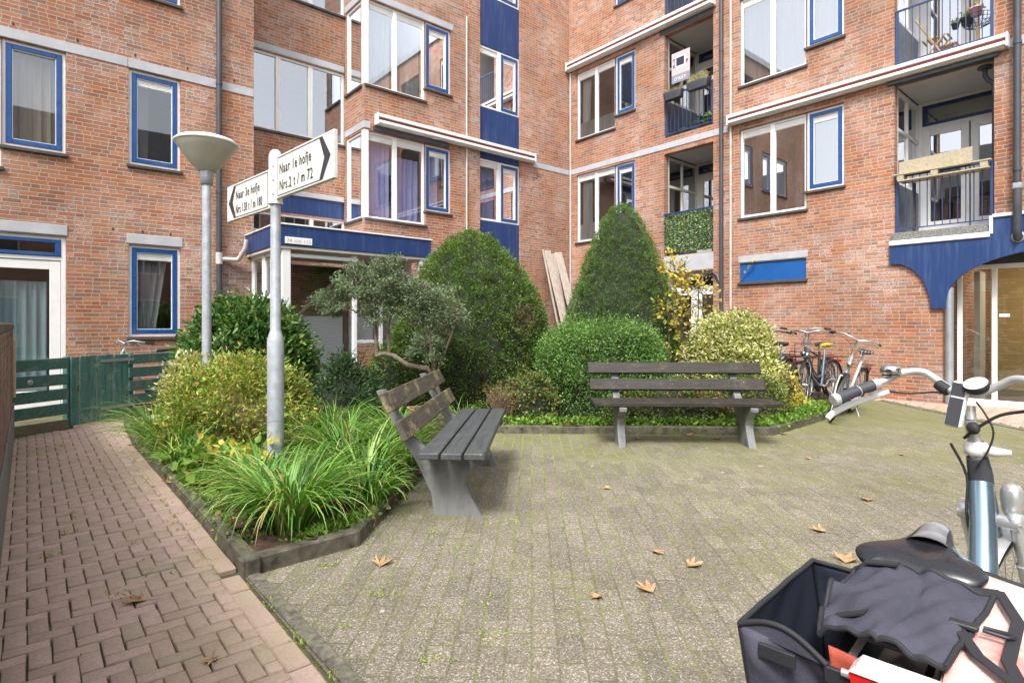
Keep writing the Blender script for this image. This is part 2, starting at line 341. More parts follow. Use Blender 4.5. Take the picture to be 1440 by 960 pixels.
M['blade']=leaf_mat('strappy_green_blades',[(0,(.06,.16,.03)),(.4,(.12,.28,.045)),(.75,(.21,.40,.07)),(.9,(.40,.55,.16)),(.97,(.60,.55,.25)),(1,(.40,.26,.12))],tr=.3,rough=.38,cs=6,clump=((.3,.75),(.7,1.1)))
M['moss']=leaf_mat('moss_and_weeds',[(0,(.20,.30,.03)),(.6,(.32,.44,.06)),(1,(.48,.56,.12))],clump=((.3,.9),(.7,1.1)))
M['fallen']=leaf_mat('dry_fallen_leaf',[(0,(.40,.23,.10)),(.5,(.52,.33,.17)),(1,(.58,.40,.22))],clump=((.3,.5),(.7,1.15)),tr=.1,rough=.7,cs=22)
M['soil']=plain('damp_mulch_soil',(.10,.060,.038),.95,var=.5,scale=14,bump=.9,grime=((.15,.18,.04),.5),gs=3)
def paver_mat():
    t=NT('red_clay_pavers'); g=t.t.nodes.new('ShaderNodeNewGeometry'); P=g.outputs['Position']; r=g.outputs['Random Per Island']
    c=t.ramp(r,[(0,(.41,.305,.25)),(.3,(.47,.34,.285)),(.55,(.44,.33,.26)),(.8,(.50,.365,.31)),(1,(.39,.315,.24))])
    c=t.mix(1.0,c,t.ramp(t.noise(70,P,5,.7),[(.25,.78),(.75,1.15)]),'MULTIPLY')
    c=t.mix(t.math('MULTIPLY',t.ramp(t.noise(1.1,P,5,.6),[(.48,0.0),(.70,1.0)]),.5),c,(.27,.25,.12))
    c=t.mix(t.ramp(t.noise(190,P,2),[(.71,0.0),(.75,.7)]),c,(.55,.52,.48))
    return t.out(t.bsdf(c,.78,0,t.bump(t.noise(140,P,4),.4,.003),.3))
M['paver']=paver_mat()
def joint_mat():
    t=NT('mossy_joint_sand'); P=t.pos()
    c=t.mix(t.ramp(t.noise(3.2,P,6,.7),[(.47,0.0),(.62,1.0)]),(.10,.09,.065),(.16,.19,.045))
    return t.out(t.bsdf(c,.95,0,t.bump(t.noise(200,P,3),.8,.006),.2))
M['joint']=joint_mat()
def terrace_mat():
    t=NT('exposed_aggregate_paving'); P=t.pos(); sp=t.t.nodes.new('ShaderNodeSeparateXYZ')
    q=t.mapping(P,rot=(0,0,R(2.0))); t.l(q,sp.inputs[0]); x=sp.outputs[0]; y=sp.outputs[1]
    W,Hh=.105,.21
    ux=t.math('DIVIDE',x,W); col=t.math('FLOOR',ux); fx=t.math('FRACT',ux)
    vy=t.math('ADD',t.math('DIVIDE',y,Hh),t.math('MULTIPLY',t.math('PINGPONG',col,1.0),.5)); row=t.math('FLOOR',vy); fy=t.math('FRACT',vy)
    ex=t.math('MULTIPLY',t.math('MINIMUM',fx,t.math('SUBTRACT',1.0,fx)),W); ey=t.math('MULTIPLY',t.math('MINIMUM',fy,t.math('SUBTRACT',1.0,fy)),Hh)
    e=t.math('ADD',t.math('MINIMUM',ex,ey),t.math('MULTIPLY',t.math('SUBTRACT',t.noise(22,P,5,.8),.5),.022))
    jt=t.ramp(e,[(.002,1.0),(.0065,0.0)])
    cmb=t.t.nodes.new('ShaderNodeCombineXYZ'); t.l(col,cmb.inputs[0]); t.l(row,cmb.inputs[1])
    wn=t.t.nodes.new('ShaderNodeTexWhiteNoise'); t.l(cmb.outputs[0],wn.inputs[0])
    def vor(s):
        v=t.t.nodes.new('ShaderNodeTexVoronoi'); v.inputs['Scale'].default_value=s; t.l(P,v.inputs['Vector']); return v
    v1=vor(165); s1=t.t.nodes.new('ShaderNodeSeparateColor'); t.l(v1.outputs['Color'],s1.inputs[0])
    peb=t.ramp(s1.outputs[0],[(0,(.14,.115,.08)),(.25,(.20,.17,.12)),(.5,(.27,.235,.175)),(.78,(.33,.295,.23)),(.91,(.48,.45,.38)),(1,(.62,.60,.54))])
    grout=t.math('MULTIPLY',t.ramp(v1.outputs['Distance'],[(.25,0.0),(.55,1.0)]),.5)
    c=t.mix(grout,peb,(.15,.13,.10))
    c=t.mix(1.0,c,t.ramp(wn.outputs[0],[(0,.76),(1,1.0)]),'MULTIPLY')
    c=t.mix(1.0,c,t.ramp(t.noise(.8,P,5,.6),[(.3,.82),(.7,1.1)]),'MULTIPLY')
    # moss: far strip (large Y), near kerbs, patches, and in joints
    far=t.ramp(y,[(0.0,0.0),(1.0,1.0)])
    yr=t.t.nodes.new('ShaderNodeMapRange'); t.l(sp.outputs[1],yr.inputs[0]); yr.inputs[1].default_value=4.5; yr.inputs[2].default_value=7.6
    n1=t.noise(1.0,P,6,.65); n2=t.noise(14,P,6,.75)
    base=t.math('ADD',t.math('MULTIPLY',yr.outputs[0],.24),t.math('ADD',n1,t.math('MULTIPLY',t.math('SUBTRACT',n2,.5),1.0)))
    film=t.ramp(base,[(.52,0.0),(.80,1.0)])
    c=t.mix(t.math('MULTIPLY',film,.62),c,(.165,.175,.04))
    cmx=t.t.nodes.new('ShaderNodeVectorMath'); cmx.operation='DISTANCE'; t.l(P,cmx.inputs[0]); cmx.inputs[1].default_value=(.6,5.6,0)
    reg=t.t.nodes.new('ShaderNodeMapRange'); t.l(cmx.outputs['Value'],reg.inputs[0]); reg.inputs[1].default_value=.8; reg.inputs[2].default_value=3.6; reg.inputs[3].default_value=1.0; reg.inputs[4].default_value=.30
    jm=t.math('MULTIPLY',jt,t.ramp(t.math('ADD',t.noise(3.2,t.mapping(P,loc=(3,1,0)),8,.85),t.math('MULTIPLY',yr.outputs[0],.10)),[(.455,.0),(.575,1.0)]))
    c=t.mix(t.math('MULTIPLY',jt,.7),c,(.095,.085,.055))
    c=t.mix(t.math('MULTIPLY',jm,reg.outputs[0]),c,(.27,.33,.05))
    lich=t.ramp(t.noise(9,t.mapping(P,loc=(8,8,0)),3,.4),[(.735,0.0),(.75,1.0)]); c=t.mix(t.math('MULTIPLY',lich,.55),c,(.52,.52,.44))
    h=t.math('SUBTRACT',t.math('MULTIPLY',v1.outputs['Distance'],-.5),t.math('MULTIPLY',jt,1.2))
    return t.out(t.bsdf(c,.85,0,t.bump(h,.5,.004),.3))
M['terrace']=terrace_mat()
M['kerb']=plain('mossy_concrete_kerb',(.135,.12,.09),.9,var=.45,scale=11,bump=1.0,grime=((.16,.19,.05),.75),gs=6)
M['border']=plain('grey_border_stones',(.21,.195,.15),.9,var=.4,scale=30,bump=1.0,grime=((.15,.17,.06),.7),gs=6)
# ------------------------------------------------------------------ building
Av=Vector((.7629,.6465,0)); Cv=Vector((.6465,-.7629,0)); K=Vector((1.577,15.86,0)); UP=Vector((0,0,1))
class Pl:
    def __init__(s,o,e,n): s.o=Vector(o); s.e=Vector(e); s.n=Vector(n)
    def P(s,u,z,off=0): return s.o+s.e*u+s.n*off+UP*z
    def box(s,mb,u0,u1,z0,z1,o0,o1,m=0,bev=0):
        mb.box(s.P((u0+u1)/2,(z0+z1)/2,(o0+o1)/2),(abs(u1-u0)/2,abs(o1-o0)/2,abs(z1-z0)/2),(s.e,s.n,UP),m,bev)
    def quad(s,mb,u0,u1,z0,z1,off=0,m=0,uo=0):
        mb.face([s.P(u0,z0,off),s.P(u1,z0,off),s.P(u1,z1,off),s.P(u0,z1,off)],[(u0+uo,z0),(u1+uo,z0),(u1+uo,z1),(u0+uo,z1)],m)
    def facade(s,mb,u0,u1,z0,z1,ops,m=0,uo=0,depth=.22):
        us=sorted({u0,u1,*[min(max(o[i],u0),u1) for o in ops for i in(0,1)]}); zs=sorted({z0,z1,*[min(max(o[i],z0),z1) for o in ops for i in(2,3)]})
        for a,b in zip(us,us[1:]):
            run=None
            for c,d in list(zip(zs,zs[1:]))+[(None,None)]:
                solid = c is not None and not any(o[0]-1e-6<=a and b<=o[1]+1e-6 and o[2]-1e-6<=c and d<=o[3]+1e-6 for o in ops)
                if solid:
                    run=(run[0],d) if run else (c,d)
                elif run: s.quad(mb,a,b,run[0],run[1],0,m,uo); run=None
        for o in ops:
            dp=o[4] if len(o)>4 else depth
            a,b,c,d=o[:4]
            mb.face([s.P(a,c,0),s.P(a,d,0),s.P(a,d,-dp),s.P(a,c,-dp)],[(a+uo,c),(a+uo,d),(a+uo-dp,d),(a+uo-dp,c)],m)
            mb.face([s.P(b,c,0),s.P(b,d,0),s.P(b,d,-dp),s.P(b,c,-dp)],[(b+uo,c),(b+uo,d),(b+uo+dp,d),(b+uo+dp,c)],m)
            mb.face([s.P(a,d,0),s.P(b,d,0),s.P(b,d,-dp),s.P(a,d,-dp)],[(a,d),(b,d),(b,d+dp),(a,d+dp)],m)
            mb.face([s.P(a,c,0),s.P(b,c,0),s.P(b,c,-dp),s.P(a,c,-dp)],[(a,c),(b,c),(b,c-dp),(a,c-dp)],m)
PA=Pl(K,-Av,Cv)                       # u runs left from the inner corner
PC=Pl(K,Cv,-Av)                       # u runs right from the inner corner
REC=.95
PR=Pl(K-Cv*REC,-Av,Cv)                # recessed wall above the porch
PB=Pl(PA.P(6.1,0,0),-Cv,-Av)          # left return of the bay, u runs inwards
TOP=11.7
bld=empty('apartment_building',K,0,'orange red brick apartment building with blue panels and white framed windows wrapping the courtyard corner','building')
bm_=dict(parent=bld)
SI=[0]
def window(pl,cells,off=-.045,pane='glass',parent=None,grille=True,sill=True,fw=.05,room=True,rmat='room',lintel=None):
    """cells: (u0,u1,z0,z1,type) 'fix' or 'sash'"""
    f=MB(); g=MB(); b=MB(); v=MB(); s=MB(); ns=nv=0
    for (u0,u1,z0,z1,ty) in cells:
        def fr(mb,a0,a1,c0,c1,w,o0,o1,bev=.006):
            pl.box(mb,a0,a0+w,c0,c1,o0,o1,0,bev); pl.box(mb,a1-w,a1,c0,c1,o0,o1,0,bev)
            pl.box(mb,a0+w-.001,a1-w+.001,c0,c0+w,o0,o1-.002,0,bev); pl.box(mb,a0+w-.001,a1-w+.001,c1-w,c1,o0,o1-.002,0,bev)
        fw_=.052 if ty=='sash' else fw
        fr(f,u0,u1,z0,z1,fw_,off-.07,off)
        i=fw_+.006
        if ty=='sash':
            fr(b,u0+i-.012,u1-i+.012,z0+i-.012,z1-i+.012,.072,off-.05,off+.014); i=fw_+.064; ns+=1
            fr(f,u0+i-.002,u1-i+.002,z0+i-.002,z1-i+.002,.012,off-.045,off+.002,0)
        top=z1-i
        if grille:
            for k in range(5): pl.box(v,u0+i,u1-i,top-.024*(k+1)+.006,top-.024*k,off-.05,off-.022+(k%2)*.0); nv+=1
            pl.box(v,u0+i,u1-i,top-.125,top,off-.065,off-.04)
            top-=.125
        pl.quad(g,u0+i,u1-i,z0+i,top,off-.038)
        if sill: pl.box(s,u0-.03,u1+.03,z0-.055,z0-.004,-.1,.045,0,.006)
    p=parent or bld
    w=f.build('window',M['white'],p)
    g.build('pane',M[pane],w)
    if ns: b.build('sash',M['blue'],w)
    if nv: v.build('vent_grille',M['white_alu'],w)
    if sill: s.build('sill',M['tile_sill'],w)
    if room:
        a0=min(c[0] for c in cells)-.15; a1=max(c[1] for c in cells)+.15; bay=(pl is PA and abs(a1-6.21)<.01); a1=6.03 if bay else a1; c0=min(c[2] for c in cells)-.5; c1=max(c[3] for c in cells)+.06
        roombox(pl,a0,a1,c0,c1,off-.28,2.6,rmat,cells,(1,0 if bay else 1))
    return w
def roombox(pl,a0,a1,c0,c1,o,d,mat,cells=(),sides=(1,1)):
    r=MB(); P=pl.P
    r.face([P(a0,c0,o-d),P(a1,c0,o-d),P(a1,c1,o-d),P(a0,c1,o-d)])
    for a,ok_ in((a0,sides[0]),(a1,sides[1])):
      if ok_: r.face([P(a,c0,o),P(a,c0,o-d),P(a,c1,o-d),P(a,c1,o)])
    for c in(c0,c1): r.face([P(a0,c,o),P(a1,c,o),P(a1,c,o-d),P(a0,c,o-d)])
    # inner leaf of the outside wall around the openings
    if cells: Pl(pl.P(0,0,o),pl.e,pl.n).facade(r,a0,a1,c0,c1,[(c[0],c[1],c[2],c[3],.01) for c in cells])
    return r.build('room_lining',M[mat],bld)
def curtain(pl,u0,u1,z0,z1,mat,label,off=-.22,amp=.03,wl=.11,taper=0.0,group='curtains behind the windows',swoop=0.0):
    mb=MB(); n=max(8,int((u1-u0)/wl*8)); rows=[]
    for j in range(9):
        t=j/8; z=z1+(z0-z1)*t; row=[]
        for i in range(n+1):
            x=i/n; uu=u0+(u1-u0)*(x*(1-taper*t) if swoop>=0 else 1-(1-x)*(1-taper*t))
            uu+= -swoop*math.sin(t*3.0)*x if swoop>0 else 0
            row.append(pl.P(uu,z,off+amp*(math.sin(i/n*(u1-u0)/wl*2*math.pi+math.sin(i*.7)*.8)*(.6+.4*t))))
        rows.append(row)
    mb.grid(rows); o=mb.build('curtain',M[mat],org=pl.P((u0+u1)/2,z1,off)); tag(o,label,'curtain',group); return o
# ---- openings and walls
A_main=[(4.62,6.1,3.53,5.36),(3.93,4.62,3.86,5.36),(4.62,6.1,6.32,8.12),(3.93,4.62,6.62,8.12),(1.78,3.08,.9,11.0)]
A_left=[(9.46,10.2,3.90,5.45),(9.46,10.2,1.10,2.60),(9.46,10.2,6.70,8.25),(11.0,11.74,3.90,5.45),(11.74,13.2,3.58,5.45),(11.0,12.9,0.0,2.64),(11.0,13.2,6.7,8.25),(9.46,10.2,9.5,11.0)]
R_ops=[(6.1,8.28,5.24,6.82),(6.1,8.28,8.08,9.62),(6.1,8.28,3.60,3.98),(6.1,8.28,3.18,3.57),(5.6,8.25,0,2.55)]
C_ops=[(.29,1.63,3.53,5.36),(1.63,2.26,3.86,5.36),(.29,1.63,6.32,8.12),(1.63,2.26,6.62,8.12),(1.63,2.26,9.41,10.9),(.35,1.5,.3,2.4),
  (3.11,4.37,2.90,5.30),(3.11,4.37,5.68,8.10),(3.11,4.37,8.47,10.9),(3.11,4.37,.02,2.5),
  (4.98,6.33,3.53,5.38),(6.33,7.0,3.86,5.38),(4.98,6.33,6.30,8.12),(6.33,7.0,6.62,8.12),(4.98,6.33,2.18,2.58),(4.98,6.33,9.1,10.9),
  (7.8,9.14,2.86,5.44),(7.8,9.14,5.72,8.25),(7.8,9.14,8.5,10.9),(8.48,12.1,0,2.62),(10.0,11.4,3.53,5.38),(10.0,11.4,6.3,8.12)]
mb=MB()
wall_dp={}
def fix(ops,bal=()): return [(o+(.16,)) for o in ops]
PA.facade(mb,0,6.1,0,TOP,fix(A_main))
PA.facade(mb,8.28,16,0,TOP,fix(A_left),uo=.05)
PR.facade(mb,6.1,8.28,0,TOP,fix(R_ops),uo=3)
# returns
B_ops=[(.11,.88,3.53,5.36,.16),(.11,.88,6.32,8.12,.16)]
PB.facade(mb,0,REC,0,TOP,B_ops,uo=1.0)
Pl(PA.P(8.28,0,0),-Cv,Av).facade(mb,0,REC,0,TOP,[],uo=.4)
PC.facade(mb,0,13,0,TOP,fix(C_ops),uo=2.0)
# end return and parapet
mb.build('wall',M['brick'],bld)
# roof slab (closes rooms from above)
rf=MB()
for q in ([PA.P(-.3,TOP,0),PA.P(16,TOP,0),PA.P(16,TOP,-8),PA.P(-8,TOP,-8)],[PC.P(0,TOP,0),PC.P(13,TOP,0),PC.P(13,TOP,-8),PC.P(-8,TOP,-8)]):
    rf.face(q); 
PA.box(rf,0.02,6.1,TOP-.02,TOP+.2,-.2,.08); PA.box(rf,8.28,16,TOP-.02,TOP+.2,-.2,.08); PC.box(rf,0.02,13,TOP-.02,TOP+.2,-.2,.081)
rf.build('roof_edge',M['concrete'],bld)
# back side walls, so the block is closed
bk=MB()
Pl(K,-Av,Cv).quad(bk,-8,16,0,TOP,-8); Pl(K,Cv,-Av).quad(bk,-8,13,0,TOP,-8)
PA.box(bk,15.9,16,0,TOP,-8,-.2); PC.box(bk,12.9,13,0,TOP,-8,-.2)
bk.build('rear_wall',M['brick'],bld)
# ---- concrete bands, lintels
def band(pl,u0,u1,z0,z1,o=.012,seg=1.85):
    bd=MB()
    n=max(1,round((u1-u0)/seg)); 
    for i in range(n): pl.box(bd,u0+(u1-u0)*i/n+.003,u0+(u1-u0)*(i+1)/n-.003,z0,z1,-.04,o,0,.004)
    bd.build('concrete_band',M['concrete'],bld)
band(PA,8.28,16,5.46,5.61,.012); band(PA,0.0,1.34,5.42,5.56); band(PA,9.43,10.23,2.615,2.77); band(PA,10.98,12.95,2.655,2.81)
band(PR,6.12,8.26,6.835,6.97); band(PR,6.12,8.26,3.985,4.09); band(PA,3.87,6.12,8.135,8.28); band(PB,0,REC,8.136,8.281); band(PB,0,REC,5.40,5.545)
band(PC,0.02,4.72,5.41,5.55,.013); band(PC,4.95,6.36,2.595,2.73); band(PC,3.1,4.38,2.52,2.88,.006); band(PC,9.16,13,5.52,5.66,.012); band(PA,5.96,6.1,5.40,5.545)
# ---- windows
refl='glass_refl'
window(PA,[(5.36,6.06,3.53,5.36,'fix'),(4.62,5.36,3.53,5.36,'fix'),(3.93,4.62,3.86,5.36,'sash')],pane='glass')
window(PA,[(5.36,6.06,6.32,8.12,'fix'),(4.62,5.36,6.32,8.12,'fix'),(3.93,4.62,6.62,8.12,'sash')],pane=refl)
window(PB,[(.12,.88,3.53,5.36,'fix')],room=False,grille=False,off=-.02); window(PB,[(.12,.88,6.32,8.12,'fix')],room=False,grille=False,off=-.02)
cp=MB()
for z0,z1 in((3.53,5.36),(6.32,8.12)):
    PA.box(cp,6.0,6.105,z0,z1,-.1,.006,0,.006); PB.box(cp,-.002,.12,z0,z1,-.1,.006,0,.006)
cp.build('corner_post',M['white'],bld)
window(PR,[(7.52,8.28,5.24,6.82,'fix'),(6.85,7.52,5.24,6.82,'fix'),(6.1,6.85,5.24,6.82,'fix')],pane=refl,grille=False)
window(PR,[(7.52,8.28,8.08,9.62,'fix'),(6.85,7.52,8.08,9.62,'fix'),(6.1,6.85,8.08,9.62,'fix')],pane=refl,grille=False)
window(PA,[(9.46,10.2,3.90,5.45,'sash')]); window(PA,[(9.46,10.2,1.10,2.60,'sash')]); window(PA,[(9.46,10.2,6.70,8.25,'sash')],pane=refl)
window(PA,[(11.0,11.74,3.90,5.45,'sash'),(11.74,13.2,3.58,5.45,'fix')],grille=False)
window(PA,[(11.0,11.74,6.7,8.25,'sash'),(11.74,13.2,6.7,8.25,'fix')])
for z0,pn in((3.85,'glass'),(6.62,refl),(9.39,refl)):
    window(PA,[(2.42,3.08,z0,z0+1.5,'fix'),(1.78,2.42,z0,z0+1.5,'sash')],off=-.07,pane=pn,sill=False)
for z0,z1 in((.9,3.85),(5.35,6.62),(8.12,9.39)): pn=MB(); PA.box(pn,1.78,3.08,z0+.002,z1-.002,-.12,-.06,0,.004); pn.build('blue_panel',M['blue_dark'],bld)
pn=MB(); PR.box(pn,6.1,8.28,3.602,3.978,-.12,-.035,0,.004); pn.build('blue_panel',M['blue_dark'],bld)
window(PC,[(.29,.96,3.53,5.36,'fix'),(.96,1.63,3.53,5.36,'fix'),(1.63,2.26,3.86,5.36,'sash')])
window(PC,[(.29,.96,6.32,8.12,'fix'),(.96,1.63,6.32,8.12,'fix'),(1.63,2.26,6.62,8.12,'sash')],pane='glass')
window(PC,[(1.63,2.26,9.41,10.9,'sash')]); window(PC,[(.35,1.5,.3,2.4,'fix')])
window(PC,[(4.98,5.66,3.53,5.38,'fix'),(5.66,6.33,3.53,5.38,'fix'),(6.33,7.0,3.86,5.38,'sash')],pane=refl)
window(PC,[(4.98,5.66,6.30,8.12,'fix'),(5.66,6.33,6.30,8.12,'fix'),(6.33,7.0,6.62,8.12,'sash')],pane=refl)
window(PC,[(4.98,6.33,9.1,10.9,'fix')]); window(PC,[(10.0,11.4,3.53,5.38,'fix')]); window(PC,[(10.0,11.4,6.3,8.12,'fix')])
pb=MB(); PC.box(pb,4.98,6.33,2.185,2.578,-.12,-.03,0,.004); pw=pb.build('blue_panel',M['blue_panel'],bld)
ps=MB(); PC.box(ps,4.95,6.36,2.125,2.18,-.1,.05,0,.006); ps.build('sill',M['tile_sill'],pw)
# ---- front door at the left with blue transom
fd=MB()
for a,b in((11.0,11.06),(12.84,12.9)): PA.box(fd,a,b,0,2.64,-.12,-.04,0,.004)
PA.box(fd,11.06,12.84,2.27,2.33,-.12,-.045,0,.004); PA.box(fd,11.06,12.84,2.585,2.64,-.12,-.045,0,.004); PA.box(fd,11.93,11.99,0,2.27,-.12,-.045,0,.004)
door=fd.build('front_door',M['white'],bld)
lf=MB()
for a,b in((11.065,11.925),(11.995,12.835)):
    PA.box(lf,a,a+.13,.02,2.26,-.10,-.055,0,.006); PA.box(lf,b-.13,b,.02,2.26,-.10,-.055,0,.006); PA.box(lf,a+.13,b-.13,2.13,2.26,-.10,-.057,0,.004); PA.box(lf,a+.13,b-.13,.02,.30,-.10,-.057,0,.004)
lf.build('door_leaf',M['white'],door)
gp=MB(); PA.quad(gp,11.2,11.8,.3,2.13,-.08); PA.quad(gp,12.12,12.7,.3,2.13,-.08); PA.quad(gp,11.12,12.8,2.38,2.54,-.07); gp.build('pane',M['glass'],door)
sh=MB()
PA.box(sh,11.065,12.835,2.335,2.385,-.10,-.025,0,.004); PA.box(sh,11.065,12.835,2.535,2.582,-.10,-.025,0,.004)
for a in(11.065,12.77): PA.box(sh,a,a+.065,2.385,2.535,-.10,-.026,0,.004)
sh.build('transom_sash',M['blue'],door)
roombox(PA,10.9,13,0.01,2.66,-.2,2.6,'room',[(11.0,12.9,.02,2.64)])
# dark brick plinth patch beside the porch
dk=MB(); PA.quad(dk,8.281,8.80,0,2.35,.002); dk.build('old_brick_patch',M['brick_low'],bld)
# ---- curtains (things)
curtain(PA,5.40,6.02,3.55,5.2,'cur_purple','purple patterned curtain in the left pane of the lower bay window',off=-.25)
curtain(PA,4.66,5.32,3.55,5.0,'cur_purple','purple patterned curtain in the middle pane of the lower bay window',off=-.27,wl=.14)
curtain(PA,4.15,4.58,3.9,5.2,'cur_purple','purple curtain in the blue sash of the lower bay window',off=-.25)
curtain(PA,2.46,3.04,3.9,5.2,'cur_purple','purple curtain in the stair window under the awning, white framed pane',off=-.28)
curtain(PA,1.95,2.38,3.9,5.2,'cur_purple','purple curtain in the blue sash under the awning end',off=-.28)
curtain(PA,5.40,6.02,6.36,7.95,'cur_white','white net curtain in the left pane of the upper bay window',off=-.25)
curtain(PA,4.66,5.32,6.36,7.95,'cur_white','white net curtain in the middle pane of the upper bay window',off=-.25)
curtain(PA,3.98,4.58,6.66,7.95,'cur_white','white net curtain in the blue sash of the upper bay window',off=-.25,wl=.2)
curtain(PA,2.46,3.04,6.66,8.0,'cur_white','white net curtain in the upper stair window, fixed pane',off=-.28,wl=.2)
curtain(PA,1.84,2.38,6.66,8.0,'cur_white','cream net curtain in the upper stair window, blue sash',off=-.28,wl=.2)
curtain(PA,11.05,11.7,3.95,5.4,'cur_beige','beige curtain in the first floor window at the left edge',off=-.22)
curtain(PA,9.9,10.14,3.95,5.3,'cur_dark','dark taupe curtain drawn aside in the first floor window above the small ground floor window',off=-.24,amp=.015)
curtain(PA,9.62,10.14,1.16,2.45,'cur_grey','grey curtain drawn aside in the ground floor window over the green fence',off=-.2,taper=.35,swoop=-1)
curtain(PA,11.22,11.78,.1,1.95,'cur_blue','pale blue curtain behind the glass of the white front door',off=-.2)
curtain(PC,.34,.66,3.6,5.25,'cur_white','white curtain at the left of the first floor corner window',off=-.22)
curtain(PC,.34,.62,6.4,7.95,'cur_white','white curtain hanging in the second floor corner window',off=-.22,taper=.25)
curtain(PC,5.0,5.24,3.6,5.2,'cur_beige','beige curtain at the left of the large first floor window',off=-.22)
curtain(PC,6.03,6.30,3.6,5.2,'cur_beige','beige curtain at the right of the large first floor window',off=-.22)
curtain(PC,6.40,6.95,3.92,5.2,'cur_grey','grey curtain behind the blue sash beside the large first floor window',off=-.24)
curtain(PC,5.0,6.3,6.35,8.0,'cur_white','white curtain filling the second floor window with two large panes',off=-.2,wl=.16)
curtain(PC,6.38,6.95,6.68,8.0,'cur_white','white curtain behind the blue sash of the second floor window',off=-.2,wl=.16)
for a,b,z0,z1,lb in((.34,1.58,6.38,6.78,'frosted privacy film along the bottom of the second floor corner window'),(.34,1.58,3.58,4.02,'white half curtain along the bottom of the first floor corner window')):
    curtain(PC,a,b,z0,z1,'frost' if z0>6 else 'cur_white',lb,off=-.12,amp=.004,group='privacy screens in the corner windows')
# ---- awnings
def awning(pl,u0,u1,z0,z1,o=.17):
    a=MB(); h=z1-z0
    pl.box(a,u0,u1,z0+h*.66,z1,.02,o,0,.012); pl.box(a,u0,u1,z0+.02,z0+h*.40,.02,o+.01,0,.012); pl.box(a,u0+.02,u1-.02,z0,z0+.02,.02,o-.05,0,0)
    pl.box(a,u0-.03,u0,z0-.01,z1+.01,.02,o+.015,0,.008); pl.box(a,u1,u1+.03,z0-.01,z1+.01,.02,o+.015,0,.008)
    for k in range(4): uu=u0+.3+(u1-u0-.6)*k/3; pl.box(a,uu-.03,uu+.03,z0+.03,z1-.02,-.01,.03)
    w=a.build('awning_box',M['white_alu'],bld)
    c=MB(); pl.box(c,u0+.005,u1-.005,z0+h*.40,z0+h*.66,.03,o-.012); c.build('awning_cloth',M['maroon'],w)
awning(PA,1.42,5.85,5.49,5.71); awning(PC,.06,4.42,8.24,8.46); awning(PC,4.80,9.30,5.51,5.71)
# ---- pipes
def pipe(pl,path,r,mat,name='downpipe',cl=True,n=12):
    a=MB(); a.tube([pl.P(*p) for p in path],r,n)
    if cl:
        us=path[0]
        if len(path)==2:
            z0,z1=sorted((path[0][1],path[1][1])); z=z0+.25
            while z<z1: a.tube([pl.P(us[0],z,us[2]),pl.P(us[0],z+.05,us[2])],r*1.18,n); pl.box(a,us[0]-.012,us[0]+.012,z+.01,z+.04,-.01,us[2]); z+=1.9
    return a.build(name,mat,bld)
pipe(PA,[(8.88,1.45,.08),(8.88,TOP,.08)],.046,M['pipe']); pipe(PA,[(8.88,0,.08),(8.88,1.44,.08)],.05,M['zinc'])
pipe(PA,[(8.86,2.45,.08),(8.62,2.45,.09),(8.56,2.47,.12),(8.50,2.66,.30),(8.49,2.80,.32)],.042,M['pipe_white'],cl=False)
a=MB(); a.tube([PA.P(8.88,2.36,.08),PA.P(8.88,2.56,.08)],.056,12); a.build('pipe_collar',M['pipe_white'],bld)
pipe(PA,[(3.50,1.0,.03),(3.50,8.6,.03)],.022,M['pipe_white']); pipe(PC,[(.09,1.0,.03),(.09,8.2,.03)],.022,M['pipe_white'])
pipe(PC,[(4.60,1.2,.07),(4.60,TOP,.07)],.042,M['pipe']); pipe(PC,[(4.80,.2,.04),(4.80,TOP,.04)],.024,M['pipe_white']); pipe(PC,[(4.60,0,.07),(4.60,1.19,.07)],.046,M['pipe_white'])
pipe(PC,[(4.38,2.45,.04),(4.5,2.35,.06),(4.59,2.15,.07)],.028,M['pipe'],cl=False)
pipe(PC,[(9.43,3.35,.12),(9.43,TOP,.12)],.048,M['pipe']); pipe(PC,[(9.43,3.34,.12),(9.43,2.72,.12),(9.43,2.62,.10),(9.43,2.58,.02)],.056,M['pipe'],cl=False)
a=MB(); a.lathe([(.06,0),(.085,0),(.085,.012),(.06,.012)],PC.P(9.43,2.62,.06),24,0,(Cv,UP,-Av)); PC.box(a,9.37,9.49,3.32,3.42,.06,.18,0,.02); a.build('pipe_rosette',M['zinc'],bld)
pipe(PC,[(8.57,0,-.02),(8.57,1.9,-.02)],.058,M['zinc'])
# little steel weep clips above the bands
wp=MB(); rr=random.Random(3)
for i in range(9): u=8.6+i*.75; PA.box(wp,u,u+.02,5.66,5.70,-.01,.006)
for i in range(3): u=9.6+i*.4; PA.box(wp,u,u+.02,2.80,2.84,-.01,.006)
wp.build('weep_hole',M['rubber'],bld)
